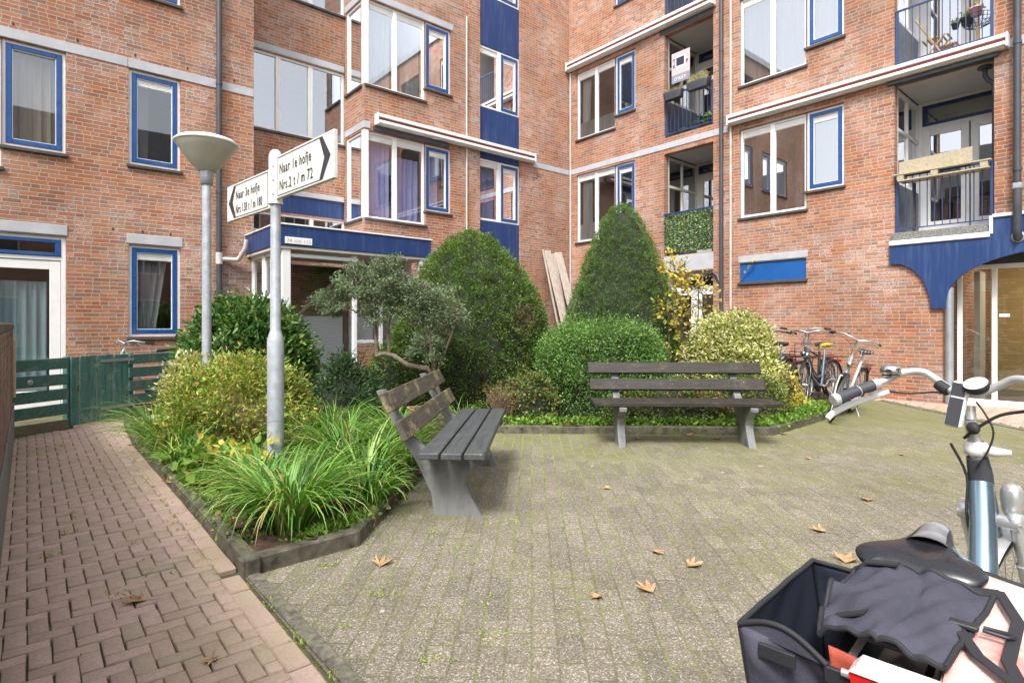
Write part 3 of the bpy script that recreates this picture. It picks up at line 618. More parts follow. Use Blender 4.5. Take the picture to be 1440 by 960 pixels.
# ---- balconies
def balcony(u0,u1,z0,z1,ceil=True,depth=1.25,transom=True,rail=True,kind=0):
    b=MB(); P=PC.P; D=-.16-depth; b0=.0
    # ceiling / floor / sides
    b.face([P(u0,z1-.002,-.16),P(u1,z1-.002,-.16),P(u1+.2,z1-.002,D),P(u0-.0,z1-.002,D)],None,0)
    b.face([P(u0,z0+.002,-.16),P(u1,z0+.002,-.16),P(u1+.2,z0+.002,D),P(u0,z0+.002,D)],None,1)
    b.face([P(u1,z0,-.16),P(u1+.2,z0,D),P(u1+.2,z1,D),P(u1,z1,-.16)],None,0)
    PC.box(b,u0-.05,u0,z0,z0+.9,D,-.16,2)
    o=b.build('balcony',[M['ceil'],M['concrete'],M['pipe']],bld)
    # glazed left side
    PS=Pl(P(u0,0,-.16),Av,Cv)
    f=MB(); g=MB()
    for a in(0,.58,depth-.05): PS.box(f,a,a+.05,z0+.9,z1-.02,-.05,.0)
    for zz in(z0+.9,z1-.75,z1-.09): PS.box(f,0,depth,zz,zz+.055,-.05,.001)
    PS.quad(g,0,depth,z0+.9,z1,-.03)
    # back: two doors and transom
    PBk=Pl(P(u0,0,D),PC.e,PC.n); W=u1-u0+.2; m=.06; H=z1-z0
    dz=z0+min(2.08,H-.28)
    for a in(0,W-m): PBk.box(f,a,a+m,z0,z1,-.05,.02)
    PBk.box(f,m,W-m,dz,dz+.06,-.05,.018); PBk.box(f,m,W-m,z1-.06,z1,-.05,.018)
    h=W/2
    for a,bb in((m,h-.01),(h+.01,W-m)):
        PBk.box(f,a,a+.12,z0+.03,dz,-.03,.03,0,.005); PBk.box(f,bb-.12,bb,z0+.03,dz,-.03,.03,0,.005)
        PBk.box(f,a+.12,bb-.12,dz-.13,dz,-.03,.028,0,.005); PBk.box(f,a+.12,bb-.12,z0+.03,z0+.35,-.03,.028,0,.005)
        PBk.quad(g,a+.12,bb-.12,z0+.35,dz-.13,0)
    PBk.quad(g,m,W-m,dz+.06,z1-.06,-.01)
    f.build('balcony_door',M['cream'] if kind else M['white'],o); g.build('pane',M['glass_refl'],o)
    if transom:
        t=MB(); PBk.box(t,m,W-m,dz+.06,dz+.11,-.02,.035); PBk.box(t,m,W-m,z1-.11,z1-.06,-.02,.035)
        for a in(m,W-m-.06): PBk.box(t,a,a+.06,dz+.11,z1-.11,-.02,.034)
        t.build('transom_sash',M['blue_dark'],o)
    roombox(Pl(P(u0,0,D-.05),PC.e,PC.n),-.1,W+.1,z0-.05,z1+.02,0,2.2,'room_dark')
    if rail:
        r=MB(); x0,x1=u0+.03,u1-.03; zb=z0+.08; zt=z0+.98
        PC.box(r,x0,x1,zb-.01,zb+.008,-.05,-.03); PC.box(r,x0-.03,x1+.03,zt-.012,zt+.014,-.055,-.025)
        n=13 if u1-u0>1.3 else 12
        for i in range(n): x=x0+.02+(x1-x0-.04)*i/(n-1); PC.box(r,x-.006,x+.006,zb,zt,-.046,-.034)
        for x in(x0,x1): PC.box(r,x-.015,x+.015,z0,zt,-.055,-.025)
        r.build('railing',M['iron_blue'],o)
    return o
b1=balcony(3.11,4.37,2.90,5.30,kind=1); b2=balcony(3.11,4.37,5.68,8.10,kind=1); b3=balcony(3.11,4.37,8.47,10.9)
b4=balcony(7.8,9.14,2.86,5.44); b5=balcony(7.8,9.14,5.72,8.25,transom=False); b6=balcony(7.8,9.14,8.5,10.9)
balcony(3.11,4.37,.02,2.5,rail=False,depth=.05,transom=False)
# grey soffit beams under the bands, drain on the balcony ceiling
for q in((PC,3.0,4.37,8.12,8.24,-.12,.02),(PC,7.7,9.2,5.44,5.50,-.10,.05),(PC,3.11,4.37,5.305,5.41,-.1,-.005),(PA,4.0,5.9,5.38,5.47,-.03,.05)): sb=MB(); q[0].box(sb,*q[1:]); sb.build('soffit_strip',M['pipe'],bld)
dr=MB(); dr.lathe([(0,5.43),(.1,5.43),(.1,5.40),(0,5.40)],PC.P(8.98,0,-.28),20); dr.tube([PC.P(8.98,5.4,-.28),PC.P(8.98,5.28,-.28),PC.P(9.03,5.18,-.26),PC.P(9.10,5.12,-.22),PC.P(9.11,4.9,-.21),PC.P(9.11,2.9,-.21)],.035,10)
dr.build('balcony_drain',M['pipe'],bld)
slab=MB(); PC.box(slab,7.76,9.14,2.74,2.87,-.05,.05,0,.01); slab.build('pebbled_slab_edge',M['pebble'],bld)
we=MB(); PC.box(we,7.74,9.10,2.655,2.735,-.03,.085,0,.008); PC.box(we,9.09,9.135,2.70,2.98,-.03,.085,0,.006); PC.box(we,9.13,13,2.95,3.0,-.03,.086,0,.006)
we.build('white_flashing',M['white_alu'],bld)
# ---- blue arched fascia
ar=[(7.74,2.652),(7.74,2.34)]
L0,L1=(7.80,2.34),(8.34,1.56)
for i in range(13): t=i/12*math.pi/2; ar.append((7.80+.53*math.sin(t),1.56+.78*math.cos(t)))
ar.append((8.53,1.56)); cx=10.06
for i in range(1,33): t=i/32*math.pi; ar.append((cx-1.52*math.cos(t),1.60+.84*math.sin(t)**.8))
ar+= [(11.7,1.56),(11.9,1.56)]
for i in range(12,-1,-1): t=i/12*math.pi/2; ar.append((12.45-.53*math.sin(t),1.56+.78*math.cos(t)))
ar+=[(12.6,2.34),(12.6,2.948),(9.14,2.948),(9.137,2.72),(9.09,2.652)]
a=MB(); a.prism(ar,PC.P(0,0,.015),PC.e,UP,PC.n,.04); a.build('arched_fascia',M['blue_dark'],bld)
# ---- glazed ground floor entrance behind the arch
e=MB(); eo=-.42
for x in(8.62,9.07,10.4,11.9): PC.box(e,x-.035,x+.035,.06,2.22,eo-.05,eo,0,.006)
PC.box(e,8.55,12,2.20,2.27,eo-.05,eo+.002,0,.006); PC.box(e,8.55,12,0,.08,eo-.05,eo+.01,0,.006); PC.box(e,8.55,12,-.02,.03,eo,eo+.18,0,.01)
en=e.build('entrance_frame',M['white'],bld)
g=MB(); PC.quad(g,8.55,12,.06,2.22,eo-.025); g.build('pane',M['glass'],en)
d=MB(); PC.box(d,8.5,12.05,2.27,2.60,eo-.04,eo-.005); d.build('dark_transom_board',M['grey_plastic'],en)
ln=MB(); Pi=PC.P
ln.face([Pi(8.5,0,-3.4),Pi(12,0,-3.4),Pi(12,2.6,-3.4),Pi(8.5,2.6,-3.4)],[(0,0),(3.5,0),(3.5,2.6),(0,2.6)],0)
ln.face([Pi(8.5,0,eo),Pi(8.5,0,-3.4),Pi(8.5,2.6,-3.4),Pi(8.5,2.6,eo)],[(0,0),(3,0),(3,2.6),(0,2.6)],2)
ln.face([Pi(12,0,eo),Pi(12,0,-3.4),Pi(12,2.6,-3.4),Pi(12,2.6,eo)],[(0,0),(3,0),(3,2.6),(0,2.6)],0)
ln.face([Pi(8.5,.01,eo),Pi(12,.01,eo),Pi(12,.01,-3.4),Pi(8.5,.01,-3.4)],None,1); ln.face([Pi(8.5,2.6,-.16),Pi(12,2.6,-.16),Pi(12,2.6,-3.4),Pi(8.5,2.6,-3.4)],None,3)
PC.box(ln,8.72,8.80,0,2.2,-1.3,-.9,3); 
hl=MB(); PC.box(hl,9.3,10.3,2.53,2.58,-2.3,-1.6); t_=NT('hall_ceiling_lamp'); em=t_.t.nodes.new('ShaderNodeEmission'); em.inputs[0].default_value=(1,.85,.6,1); em.inputs[1].default_value=9.0; hl.build('ceiling_lamp',t_.out(em.outputs[0]),bld)
ln.build('entrance_hall',[M['brick_yellow'],M['tile_sill'],M['brick'],M['ceil']],bld)
nt=MB(); PC.box(nt,9.13,9.26,1.42,1.47,eo+.001,eo+.004); nt.build('door_notice',M['white_plastic'],en)
# ---- porch
pf=MB(); po=1.72; u0,u1=5.55,8.42
PA.box(pf,u0,u1,2.57,2.90,po-.04,po,0,.005); PA.box(pf,u1-.04,u1,2.571,2.899,.0,po-.04,0,.005); PA.box(pf,u0,u0+.04,2.571,2.899,.0,po-.04,0,.005)
porch=pf.build('porch_fascia',M['blue_dark'],bld)
pt=MB(); PA.box(pt,u0-.02,u1+.02,2.90,2.925,po-.10,po+.02,0,.004); PA.box(pt,u1-.08,u1+.02,2.90,2.924,.0,po-.10,0,.004); PA.box(pt,u0-.02,u0+.08,2.90,2.924,0,po-.10,0,.004)
pt.build('roof_trim',M['white_alu'],porch)
pr=MB(); PA.box(pr,u0+.04,u1-.04,2.74,2.86,po-.36,po-.04); PA.box(pr,u0+.04,6.12,2.741,2.861,0.01,po-.361); pr.build('roof_deck',M['ceil'],porch)
sf=MB(); PA.box(sf,u0+.02,u1-.02,2.52,2.57,-.02,po-.02,0,.004); sf.build('soffit',M['cream'],porch)
pp=MB(); f0=po-.16
for a,b,o0,o1 in((8.19,8.33,f0,f0+.12),(7.02,7.09,f0,f0+.07),(5.62,5.78,f0,f0+.12),(6.86,6.92,f0-.42,f0-.35),(6.30,6.37,f0-.42,f0-.35)):
    PA.box(pp,a,b,0,2.52,o0,o1,0,.008)
PA.box(pp,7.09,8.19,2.40,2.46,f0,f0+.06,0,.005); PA.box(pp,6.37,6.86,.95,1.01,f0-.41,f0-.36,0,.004); PA.box(pp,5.78,6.30,.1,.16,f0-.41,f0-.36); PA.box(pp,5.78,7.02,.0,.1,f0-.42,f0-.35)
# side frame
for o0 in(.02,.62,1.05): PA.box(pp,8.26,8.325,0,2.52,o0,o0+(.16 if o0>.5 and o0<1 else .09),0,.006)
PA.box(pp,8.27,8.315,1.75,1.82,.1,po-.17); PA.box(pp,8.27,8.315,2.46,2.519,.1,po-.17)
pp.build('porch_frame',M['white'],porch)
pg=MB(); PA.quad(pg,7.09,8.19,.05,2.40,f0+.03); PA.quad(pg,5.78,7.0,.1,2.5,f0-.38)
pg.face([PA.P(8.29,.05,.02),PA.P(8.29,.05,f0),PA.P(8.29,2.5,f0),PA.P(8.29,2.5,.02)]); pg.build('pane',M['glass_clear'],porch)
pi=MB(); PA.quad(pi,5.6,8.28,0,2.5,-2.2,0); 
PA.box(pi,6.25,7.9,0,1.45,.60,.68,1); PA.box(pi,5.6,5.7,0,2.5,-2,f0-.5,1); PA.box(pi,6.95,7.03,.0,2.3,f0-.52,f0-.44,2)
Pl(K,-Av,Cv).quad(pi,5.6,8.28,.015,.016,0)
pi.face([PA.P(5.6,.012,-2.2),PA.P(8.28,.012,-2.2),PA.P(8.28,.012,f0),PA.P(5.6,.012,f0)],None,3)
PA.box(pi,6.3,6.85,0,.93,f0-.43,f0-.36,0)
pi.build('porch_interior',[M['brick'],M['brick_white'],M['bark_dark'],M['tile_sill']],porch)
# stair stringer
st=MB(); st.tube([PA.P(8.1,1.15,.75),PA.P(7.1,2.05,.75)],.035,4); st.build('stair_rail',M['plank_x'],porch)
# unseen glass roof added for porch daylight; small window strip above it
sgl=MB(); sgl.face([PA.P(8.26,2.87,-REC),PA.P(6.14,2.87,-REC),PA.P(6.14,2.87,po-.37),PA.P(8.26,2.87,po-.37)])
sg=MB()
for u in(8.26,7.55,6.85,6.14): PA.box(sg,u-.02,u+.02,2.85,2.90,-REC,po-.37)
sk=sg.build('added_daylight_roof',M['white'],porch); sgl.build('pane',M['glass_clear'],sk)
window(PR,[(7.55,8.28,3.18,3.57,'fix'),(6.83,7.55,3.18,3.57,'fix'),(6.1,6.83,3.18,3.57,'fix')],pane='glass_refl',grille=False,sill=False,room=False,off=-.03,fw=.04)
# white number plate on the fascia
npz=MB(); PA.box(npz,7.86,8.30,2.60,2.71,po+.001,po+.014,0,.003); plate=npz.build('number_plate',M['white'],porch)
# ---- text helper
def text(body,size,o,ex,ez,mat,name,parent,cx=False,th=.001,xs=1.0):
    cu=bpy.data.curves.new('t','FONT'); cu.body=body; cu.size=size; cu.extrude=th; cu.align_x='CENTER' if cx else 'LEFT'; cu.resolution_u=3; cu.offset=size*.005; cu.space_character=1.16
    ob=bpy.data.objects.new('t',cu); COL.objects.link(ob); bpy.context.view_layer.update()
    me=bpy.data.meshes.new_from_object(ob); bpy.data.objects.remove(ob)
    ex=Vector(ex).normalized(); ez=Vector(ez).normalized(); n=ex.cross(ez); o=Vector(o)-parent_org(parent)
    for v in me.vertices: v.co=o+ex*(v.co.x*xs)+ez*v.co.y+n*v.co.z
    me.materials.clear(); me.materials.append(mat); me.name=name
    t=bpy.data.objects.new(name,me); COL.objects.link(t); t.parent=parent; return t
M['faded']=plain('faded_print',(.45,.46,.44),.6)
text('74 t/m 112',.075,PA.P(8.27,2.63,po+.016),Av,UP,M['faded'],'lettering',plate,xs=1.0)
# ---- opposite houses (behind the viewpoint, seen only in the window panes)
def house(o,ex,ny,L,H,name,label):
    e=empty(name,o,0,label,'building'); h=MB(); pl=Pl(o,ex,ny)
    ops=[]; 
    for f in range(int(H//2.8)):
        x=1.0
        while x<L-2: ops.append((x,x+1.3,f*2.8+.9,f*2.8+2.5,.12)); x+=2.6
    pl.facade(h,0,L,0,H,ops); pl.quad(h,0,L,0,H,-7)
    for x in(0,L): h.face([pl.P(x,0,0),pl.P(x,0,-7),pl.P(x,H,-7),pl.P(x,H+3,-3.5),pl.P(x,H,0)],[(0,0),(7,0),(7,H),(3.5,H+3),(0,H)])
    h.build('wall',M['brick'],e)
    r=MB(); r.face([pl.P(-.3,H-.2,.4),pl.P(L+.3,H-.2,.4),pl.P(L+.3,H+3,-3.5),pl.P(-.3,H+3,-3.5)]); r.face([pl.P(-.3,H-.2,-7.4),pl.P(L+.3,H-.2,-7.4),pl.P(L+.3,H+3,-3.5),pl.P(-.3,H+3,-3.5)]); r.build('roof',M['slate'],e)
    for k,q in enumerate(ops):
        f=MB(); 
        for a in(q[0],q[0]+.6,q[1]-.06): pl.box(f,a,a+.06,q[2],q[3],-.12,-.04)
        pl.box(f,q[0],q[1],q[2],q[2]+.06,-.12,-.041); pl.box(f,q[0],q[1],q[3]-.06,q[3],-.12,-.041)
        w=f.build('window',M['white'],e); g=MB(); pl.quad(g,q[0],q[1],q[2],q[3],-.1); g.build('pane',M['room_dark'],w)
    return e
house(K+Cv*21-Av*14,Av,-Cv,22,8.6,'terraced_house','brick terraced houses with a tiled roof opposite the bay window wall, behind the viewer')
house(K-Av*20+Cv*16,-Cv,Av,14,7.6,'terraced_house','brick terraced houses with a tiled roof opposite the awning wall, behind the viewer')
# ------------------------------------------------------------------ ground
def pip(x,y,poly):
    c=False; n=len(poly)
    for i in range(n):
        x1,y1=poly[i]; x2,y2=poly[(i+1)%n]
        if (y1>y)!=(y2>y) and x<(x2-x1)*(y-y1)/(y2-y1)+x1: c=not c
    return c
def sheet(name,poly,z,mat,kind='structure'):
    m=MB(); m.face([(x,y,z) for x,y in poly]); return tag(m.build(name,mat),kind=kind)
KO=[(-1.37,2.94),(-.90,3.36),(-.80,4.6),(-.70,6.0),(-.42,6.84),(3.06,6.70),(5.05,8.5),(5.5,9.3)]     # kerb outer line, path corner -> terrace side -> right
KL=[(-1.37,2.94),(-3.96,6.0),(-4.95,7.3)]                                                                  # along the path
bed=KO+[(6.0,10.45),(1.65,15.6),(-.8,13.8),(-2.2,12.3),(-1.1,10.9),(-3.2,9.1),(-4.0,9.3)]+KL[::-1][:-1]
sheet('ground',[(-60,-60),(60,-60),(60,80),(-60,80)],-.05,M['joint'])
terr=[(-.75,1.95),(-1.40,2.90),(-.9,3.36),(-.8,4.6),(-.70,6.0),(-.42,6.84),(3.06,6.70),(5.05,8.5),(5.5,9.3),(6.25,9.8),(6.25,-8),(-.75,-8)]
terr=[(6.25,-9),(6.25,9.85),(5.5,9.3),(5.05,8.5),(3.06,6.70),(-.42,6.84),(-.70,6.0),(-.8,4.6),(-.9,3.36),(-1.37,2.94),(4.9,-4.45),(4.9,-9)]
terr=[(6.25,-9),(6.25,9.85),(5.5,9.3),(5.05,8.5),(3.06,6.70),(-.42,6.84),(-.70,6.0),(-.8,4.6),(-.9,3.36),(-1.37,2.94),(2.5,-1.63),(2.5,-9)]
sheet('terrace_paving',terr,.0,M['terrace'])
sheet('path_bed',[(-14,-9),(2.5,-9),(2.5,-1.6),(-1.35,2.95),(-4.0,6.05),(-4.95,7.3),(-3.6,9.9),(-3.6,11),(-16,2),(-16,-9)],-.012,M['joint'])
sheet('side_path_bed',[(6.25,-9),(14,-9),(14,4),(7.6,9.4),(5.3,11.4),(4.9,9.2),(5.5,9.3),(6.25,9.85)],-.012,M['joint'])
def pavers(name,poly,ang,w=.1,mat='paver',excl=None,seed=1):
    """herringbone clay pavers as one sheet mesh, every paver its own bevelled stone"""
    rr=np.random.RandomState(seed); ca,sa=math.cos(ang),math.sin(ang)
    X=np.array([p[0] for p in poly]); Y=np.array([p[1] for p in poly]); lx=(X*ca+Y*sa)/w; ly=(-X*sa+Y*ca)/w
    V=[];F=[]
    for i in range(int(lx.min())-1,int(lx.max())+2):
        for j in range(int(ly.min())-1,int(ly.max())+2):
            k=(i-j)%4
            if k==0: a,b,c,d=i,i+2,j,j+1
            elif k==3: a,b,c,d=i,i+1,j,j+2
            else: continue
            mx,my=(a+b)/2*w,(c+d)/2*w; wx,wy=mx*ca-my*sa,mx*sa+my*ca
            if not pip(wx,wy,poly): continue
            g=.0024+rr.rand()*.0016; e=.0035; h=rr.randn()*.0012; tx,ty=rr.randn(2)*.006; jx,jy=rr.randn(2)*.0012; ja=rr.randn()*.008
            hx,hy=(b-a)/2*w-g,(d-c)/2*w-g; n=len(V)
            for lvl,(ox,oy,z) in enumerate(((hx,hy,-.02),(hx,hy,-.003),(hx-e,hy-e,.0))):
                for sx,sy in((-1,-1),(1,-1),(1,1),(-1,1)):
                    qx=sx*ox; qy=sy*oy; px=mx+jx+qx-qy*ja; py=my+jy+qy+qx*ja
                    V.append((px*ca-py*sa,px*sa+py*ca,z+h+.004+qx*tx+qy*ty))
            for l in(0,4):
                for q in range(4): F.append((n+l+q,n+l+(q+1)%4,n+l+4+(q+1)%4,n+l+4+q))
            F.append((n+8,n+9,n+10,n+11))
    return tag(np_mesh(name,V,F,M[mat]),kind='structure')
ANG=math.atan2(.6465,.7629)
pathp=[(-1.95,2.3),(-1.30,2.66),(-1.49,2.92),(-4.1,6.05),(-5.05,7.35),(-4.3,8.6),(-5.05,9.3),(-5.5,7.7),(-5.9,6.3),(-2.70,2.55),(-2.2,1.95),(.8,-1.6),(2.2,-1.6),(-.95,2.22),(-1.42,2.75)]
pathp=[(2.42,-1.60),(-1.40,2.93),(-4.00,6.02),(-4.95,7.35),(-4.2,8.9),(-4.9,9.3),(-5.2,8.3),(-5.70,6.45),(-2.80,3.02),(-2.42,2.58),(1.15,-1.63)]
pavers('path_pavers',pathp,ANG,w=.076)
pavers('side_path_pavers',[(6.45,3),(9.9,3),(9.9,7.3),(7.3,9.3),(5.6,11.1),(5.3,9.6),(6.2,9.9),(6.45,9.9)],0.0,w=.076,seed=4)
# lengthwise edge rows of single pavers, border strips
def row(name,p0,p1,L,W,z,mat,seed=2,gap=.008,hgt=.05):
    rr=random.Random(seed); a=Vector((p0[0],p0[1],0)); b=Vector((p1[0],p1[1],0)); d=(b-a); n=max(1,int(d.length/L)); d.normalize(); s=Vector((-d.y,d.x,0)); m=MB()
    for i in range(n):
        c=a+d*((i+.5)*L)+Vector((0,0,z-hgt/2+rr.gauss(0,.0015))); m.box(c,(L/2-gap/2,W/2-gap/2,hgt/2),(d,s,UP),0,.006)
    return tag(m.build(name,mat),kind='structure')
n_=Vector((-.7629,-.6465,0))
row('path_edge_row',(-1.37-.07,2.94-.02),(2.35,-1.60),.20,.10,.013,M['paver'])
row('path_edge_row',(-1.44-.05,3.0),(-4.05,6.08),.20,.10,.013,M['paver'],seed=6)
row('border_strip',(-1.335,2.955),(2.55,-1.58),.98,.075,.017,M['border'],gap=.012,seed=3)
row('wall_foot_strip',(-2.30,2.28),(-5.62,6.18),.30,.26,.014,M['border'],seed=8)
row('drain_row',(6.35,-2),(6.35,9.8),.20,.10,.006,M['border'],seed=9)
# kerbs
def kerb(name,pts,w=.075,h=.095):
    m=MB(); rr=random.Random(5)
    for (x0,y0),(x1,y1) in zip(pts,pts[1:]):
        a=Vector((x0,y0,0)); b=Vector((x1,y1,0)); D=(b-a).length; k=max(1,round(D/.98)); d=(b-a).normalized(); s=Vector((-d.y,d.x,0))
        for i in range(k):
            l=D/k; c=a+d*(l*(i+.5))+s*(w/2)*SGN+UP*(h/2-.04+rr.gauss(0,.002)); m.box(c,(l/2-.003+(.02 if i in(0,k-1) else 0),w/2,h/2+.04),(d,s,UP),0,.010)
    return tag(m.build(name,M['kerb']),kind='structure')
SGN=1; kerb('kerb',KO)
SGN=-1; kerb('kerb',KL,h=.101)
# soil bed with gentle humps
def soil():
    xs=np.arange(-5.4,6.4,.10); ys=np.arange(2.8,16.2,.10); V=[];F=[];idx={}
    rr=random.Random(2)
    def z(x,y): return .055+.03*math.sin(x*3.1+y*1.7)+.02*math.sin(x*7.3-y*5.1)+rr.uniform(-.008,.008)
    ok=lambda x,y: pip(x,y,bed2)
    for i,x in enumerate(xs):
        for j,y in enumerate(ys):
            if ok(x,y): idx[i,j]=len(V); V.append((x,y,z(x,y)))
    for (i,j),a in idx.items():
        if (i+1,j) in idx and (i,j+1) in idx and (i+1,j+1) in idx: F.append((a,idx[i+1,j],idx[i+1,j+1],idx[i,j+1]))
    return tag(np_mesh('soil_bed',V,F,M['soil'],smooth=True),kind='structure')
bed2=bed
soil()
sheet('soil_base',bed,.052,M['soil'])
# ------------------------------------------------------------------ plants
def nrm(a): return a/np.maximum(np.linalg.norm(a,axis=1,keepdims=True),1e-9)
def leaves(name,P,D,L,W,mat,parent=None,seed=0,fold=.25,org=None,up=None,droop=0.0):
    """P base points, D axis; one folded pointed leaf (2 quads) each"""
    rs=np.random.RandomState(seed); n=len(P); D=nrm(D); L=np.asarray(L).reshape(-1,1)*np.ones((n,1)); W=np.asarray(W).reshape(-1,1)*np.ones((n,1))
    rnd=nrm(rs.randn(n,3)); Sd=nrm(np.cross(D,rnd if up is None else up+rnd*.45)); N=np.cross(Sd,D)
    a=P; tip=P+D*L-np.array([[0,0,1]])*L*droop; m1=P+D*L*.38; e=N*W*fold
    r1=m1+Sd*W*.5+e; l1=m1-Sd*W*.5+e
    r2=P+D*L*.72+Sd*W*.34+e*.7; l2=P+D*L*.72-Sd*W*.34+e*.7; r2-=np.array([[0,0,1]])*L*droop*.5; l2-=np.array([[0,0,1]])*L*droop*.5
    mid=P+D*L*.6-np.array([[0,0,1]])*L*droop*.3
    V=np.stack([a,r1,r2,tip,l2,l1],1).reshape(-1,3); b=(np.arange(n)*6)[:,None]
    F=np.concatenate([b+np.array([[0,1,2,3]]),b+np.array([[0,3,4,5]])],1).reshape(-1,4)
    return np_mesh(name,V,F,M[mat],parent,org=org)
def needle(name,P,D,L,W,mat,parent=None,seed=0):
    rs=np.random.RandomState(seed); n=len(P); D=nrm(D); L=np.asarray(L).reshape(-1,1)*np.ones((n,1)); W=np.asarray(W).reshape(-1,1)*np.ones((n,1))
    Sd=nrm(np.cross(D,rs.randn(n,3))); m=P+D*L*.45
    V=np.stack([P,m+Sd*W*.5,P+D*L,m-Sd*W*.5],1).reshape(-1,3); F=(np.arange(n)*4)[:,None]+np.array([[0,1,2,3]])
    return np_mesh(name,V,F,M[mat],parent)
def lump(u,v,seed):
    """smooth pseudo noise on angle/height"""
    r=np.random.RandomState(seed); s=0
    for k in range(6):
        a,b,c,d=r.randint(1,5),r.uniform(1,5),r.uniform(0,6.3),r.uniform(.5,1)
        s=s+d*np.sin(a*u+b*v+c)/ (1+k*.3)
    return s/3.2
def rev_surface(prof,n,rs,amp,seed,top_bias=1.0):
    """sample points on a surface of revolution from profile [(r,z)], area weighted"""
    pr=np.array(prof); seg=np.diff(pr,axis=0); ln=np.hypot(seg[:,0],seg[:,1]); ar=ln*(pr[:-1,0]+pr[1:,0])/2+1e-6; cs=np.cumsum(ar)/ar.sum()
    k=np.searchsorted(cs,rs.rand(n)); t=rs.rand(n); r=pr[k,0]+seg[k,0]*t; z=pr[k,1]+seg[k,1]*t; th=rs.rand(n)*2*np.pi
    nr=seg[k,1]/ln[k]; nz=-seg[k,0]/ln[k]
    f=1+amp*lump(th,z*2.2,seed)
    P=np.stack([np.cos(th)*r*f,np.sin(th)*r*f,z],1); N=np.stack([np.cos(th)*nr,np.sin(th)*nr,nz],1)
    return P,nrm(N)
def solid_rev(name,prof,sc,c,mat,parent,amp,seed,n=40,ell=(1,1)):
    m=MB(); rows=[]
    for r,z in prof:
        th=np.linspace(0,2*np.pi,n,endpoint=False); f=1+amp*lump(th,z*2.2,seed)
        rows.append([(c[0]+math.cos(t)*r*ff*sc*ell[0],c[1]+math.sin(t)*r*ff*sc*ell[1],c[2]+z*(1-(1-sc)*.5)) for t,ff in zip(th,f)])
    m.grid(rows,True); return m.build(name,M[mat],parent)
def topiary(c,prof,label,cat,seed,n,L,W,mat,amp=.05,group=None,ell=(1,1),jit=.05,core='core',needles=True,name='clipped_yew',stem_h=.5,rough_low=None):
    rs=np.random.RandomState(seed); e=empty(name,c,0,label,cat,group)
    solid_rev('inner_branches',prof,.93,c,core,e,amp,seed,ell=ell)
    nt=n//26; P,N=rev_surface(prof,nt,rs,amp,seed)                # tufts, each a spray of needles
    P=P+N*((rs.rand(nt,1)-.62)*jit*1.5); N=nrm(N+rs.randn(nt,3)*.28)
    n=nt*26; P=np.repeat(P,26,0); N=np.repeat(N,26,0); sp_=rs.randn(n,3)*.028; P=P+sp_; N=nrm(N+sp_*9)
    if rough_low is not None:
        k=np.clip((rough_low-P[:,2])/rough_low,0,1)[:,None]; P=P+N*rs.randn(n,1)*.09*k; keep=rs.rand(n)>k[:,0]*.45; P=P[keep]; N=N[keep]
    P[:,0]*=ell[0]; P[:,1]*=ell[1]; P+=np.array(c)
    D=N*.9+rs.randn(len(P),3)*.42+np.array([[0,0,.30]])
    Ls=L*(.6+rs.rand(len(P),1)*.8)
    (needle if needles else leaves)('foliage',P,D,Ls,W*(.7+.6*rs.rand(len(P),1)),mat,e,seed)
    tk=MB(); tk.tube([(c[0],c[1],c[2]-.02),(c[0]+.02,c[1],c[2]+stem_h)],[.07,.05],8); tk.build('trunk',M['bark_dark'],e)
    return e
yl=[(.0,2.68),(.11,2.66),(.25,2.58),(.46,2.41),(.73,2.10),(.90,1.84),(1.05,1.55),(1.11,1.2),(1.13,.8),(1.08,.5),(1.0,.25),(.85,.05)][::-1]
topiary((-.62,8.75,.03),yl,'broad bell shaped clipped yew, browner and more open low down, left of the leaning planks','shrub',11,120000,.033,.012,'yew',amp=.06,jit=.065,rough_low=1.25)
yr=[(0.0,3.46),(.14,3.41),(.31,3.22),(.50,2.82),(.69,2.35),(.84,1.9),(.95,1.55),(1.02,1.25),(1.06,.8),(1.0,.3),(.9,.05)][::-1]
topiary((2.02,10.55,.03),yr,'tall smooth clipped yew cone in front of the corner windows, right of the leaning planks','shrub',12,120000,.028,.010,'yew2',amp=.022,jit=.035)
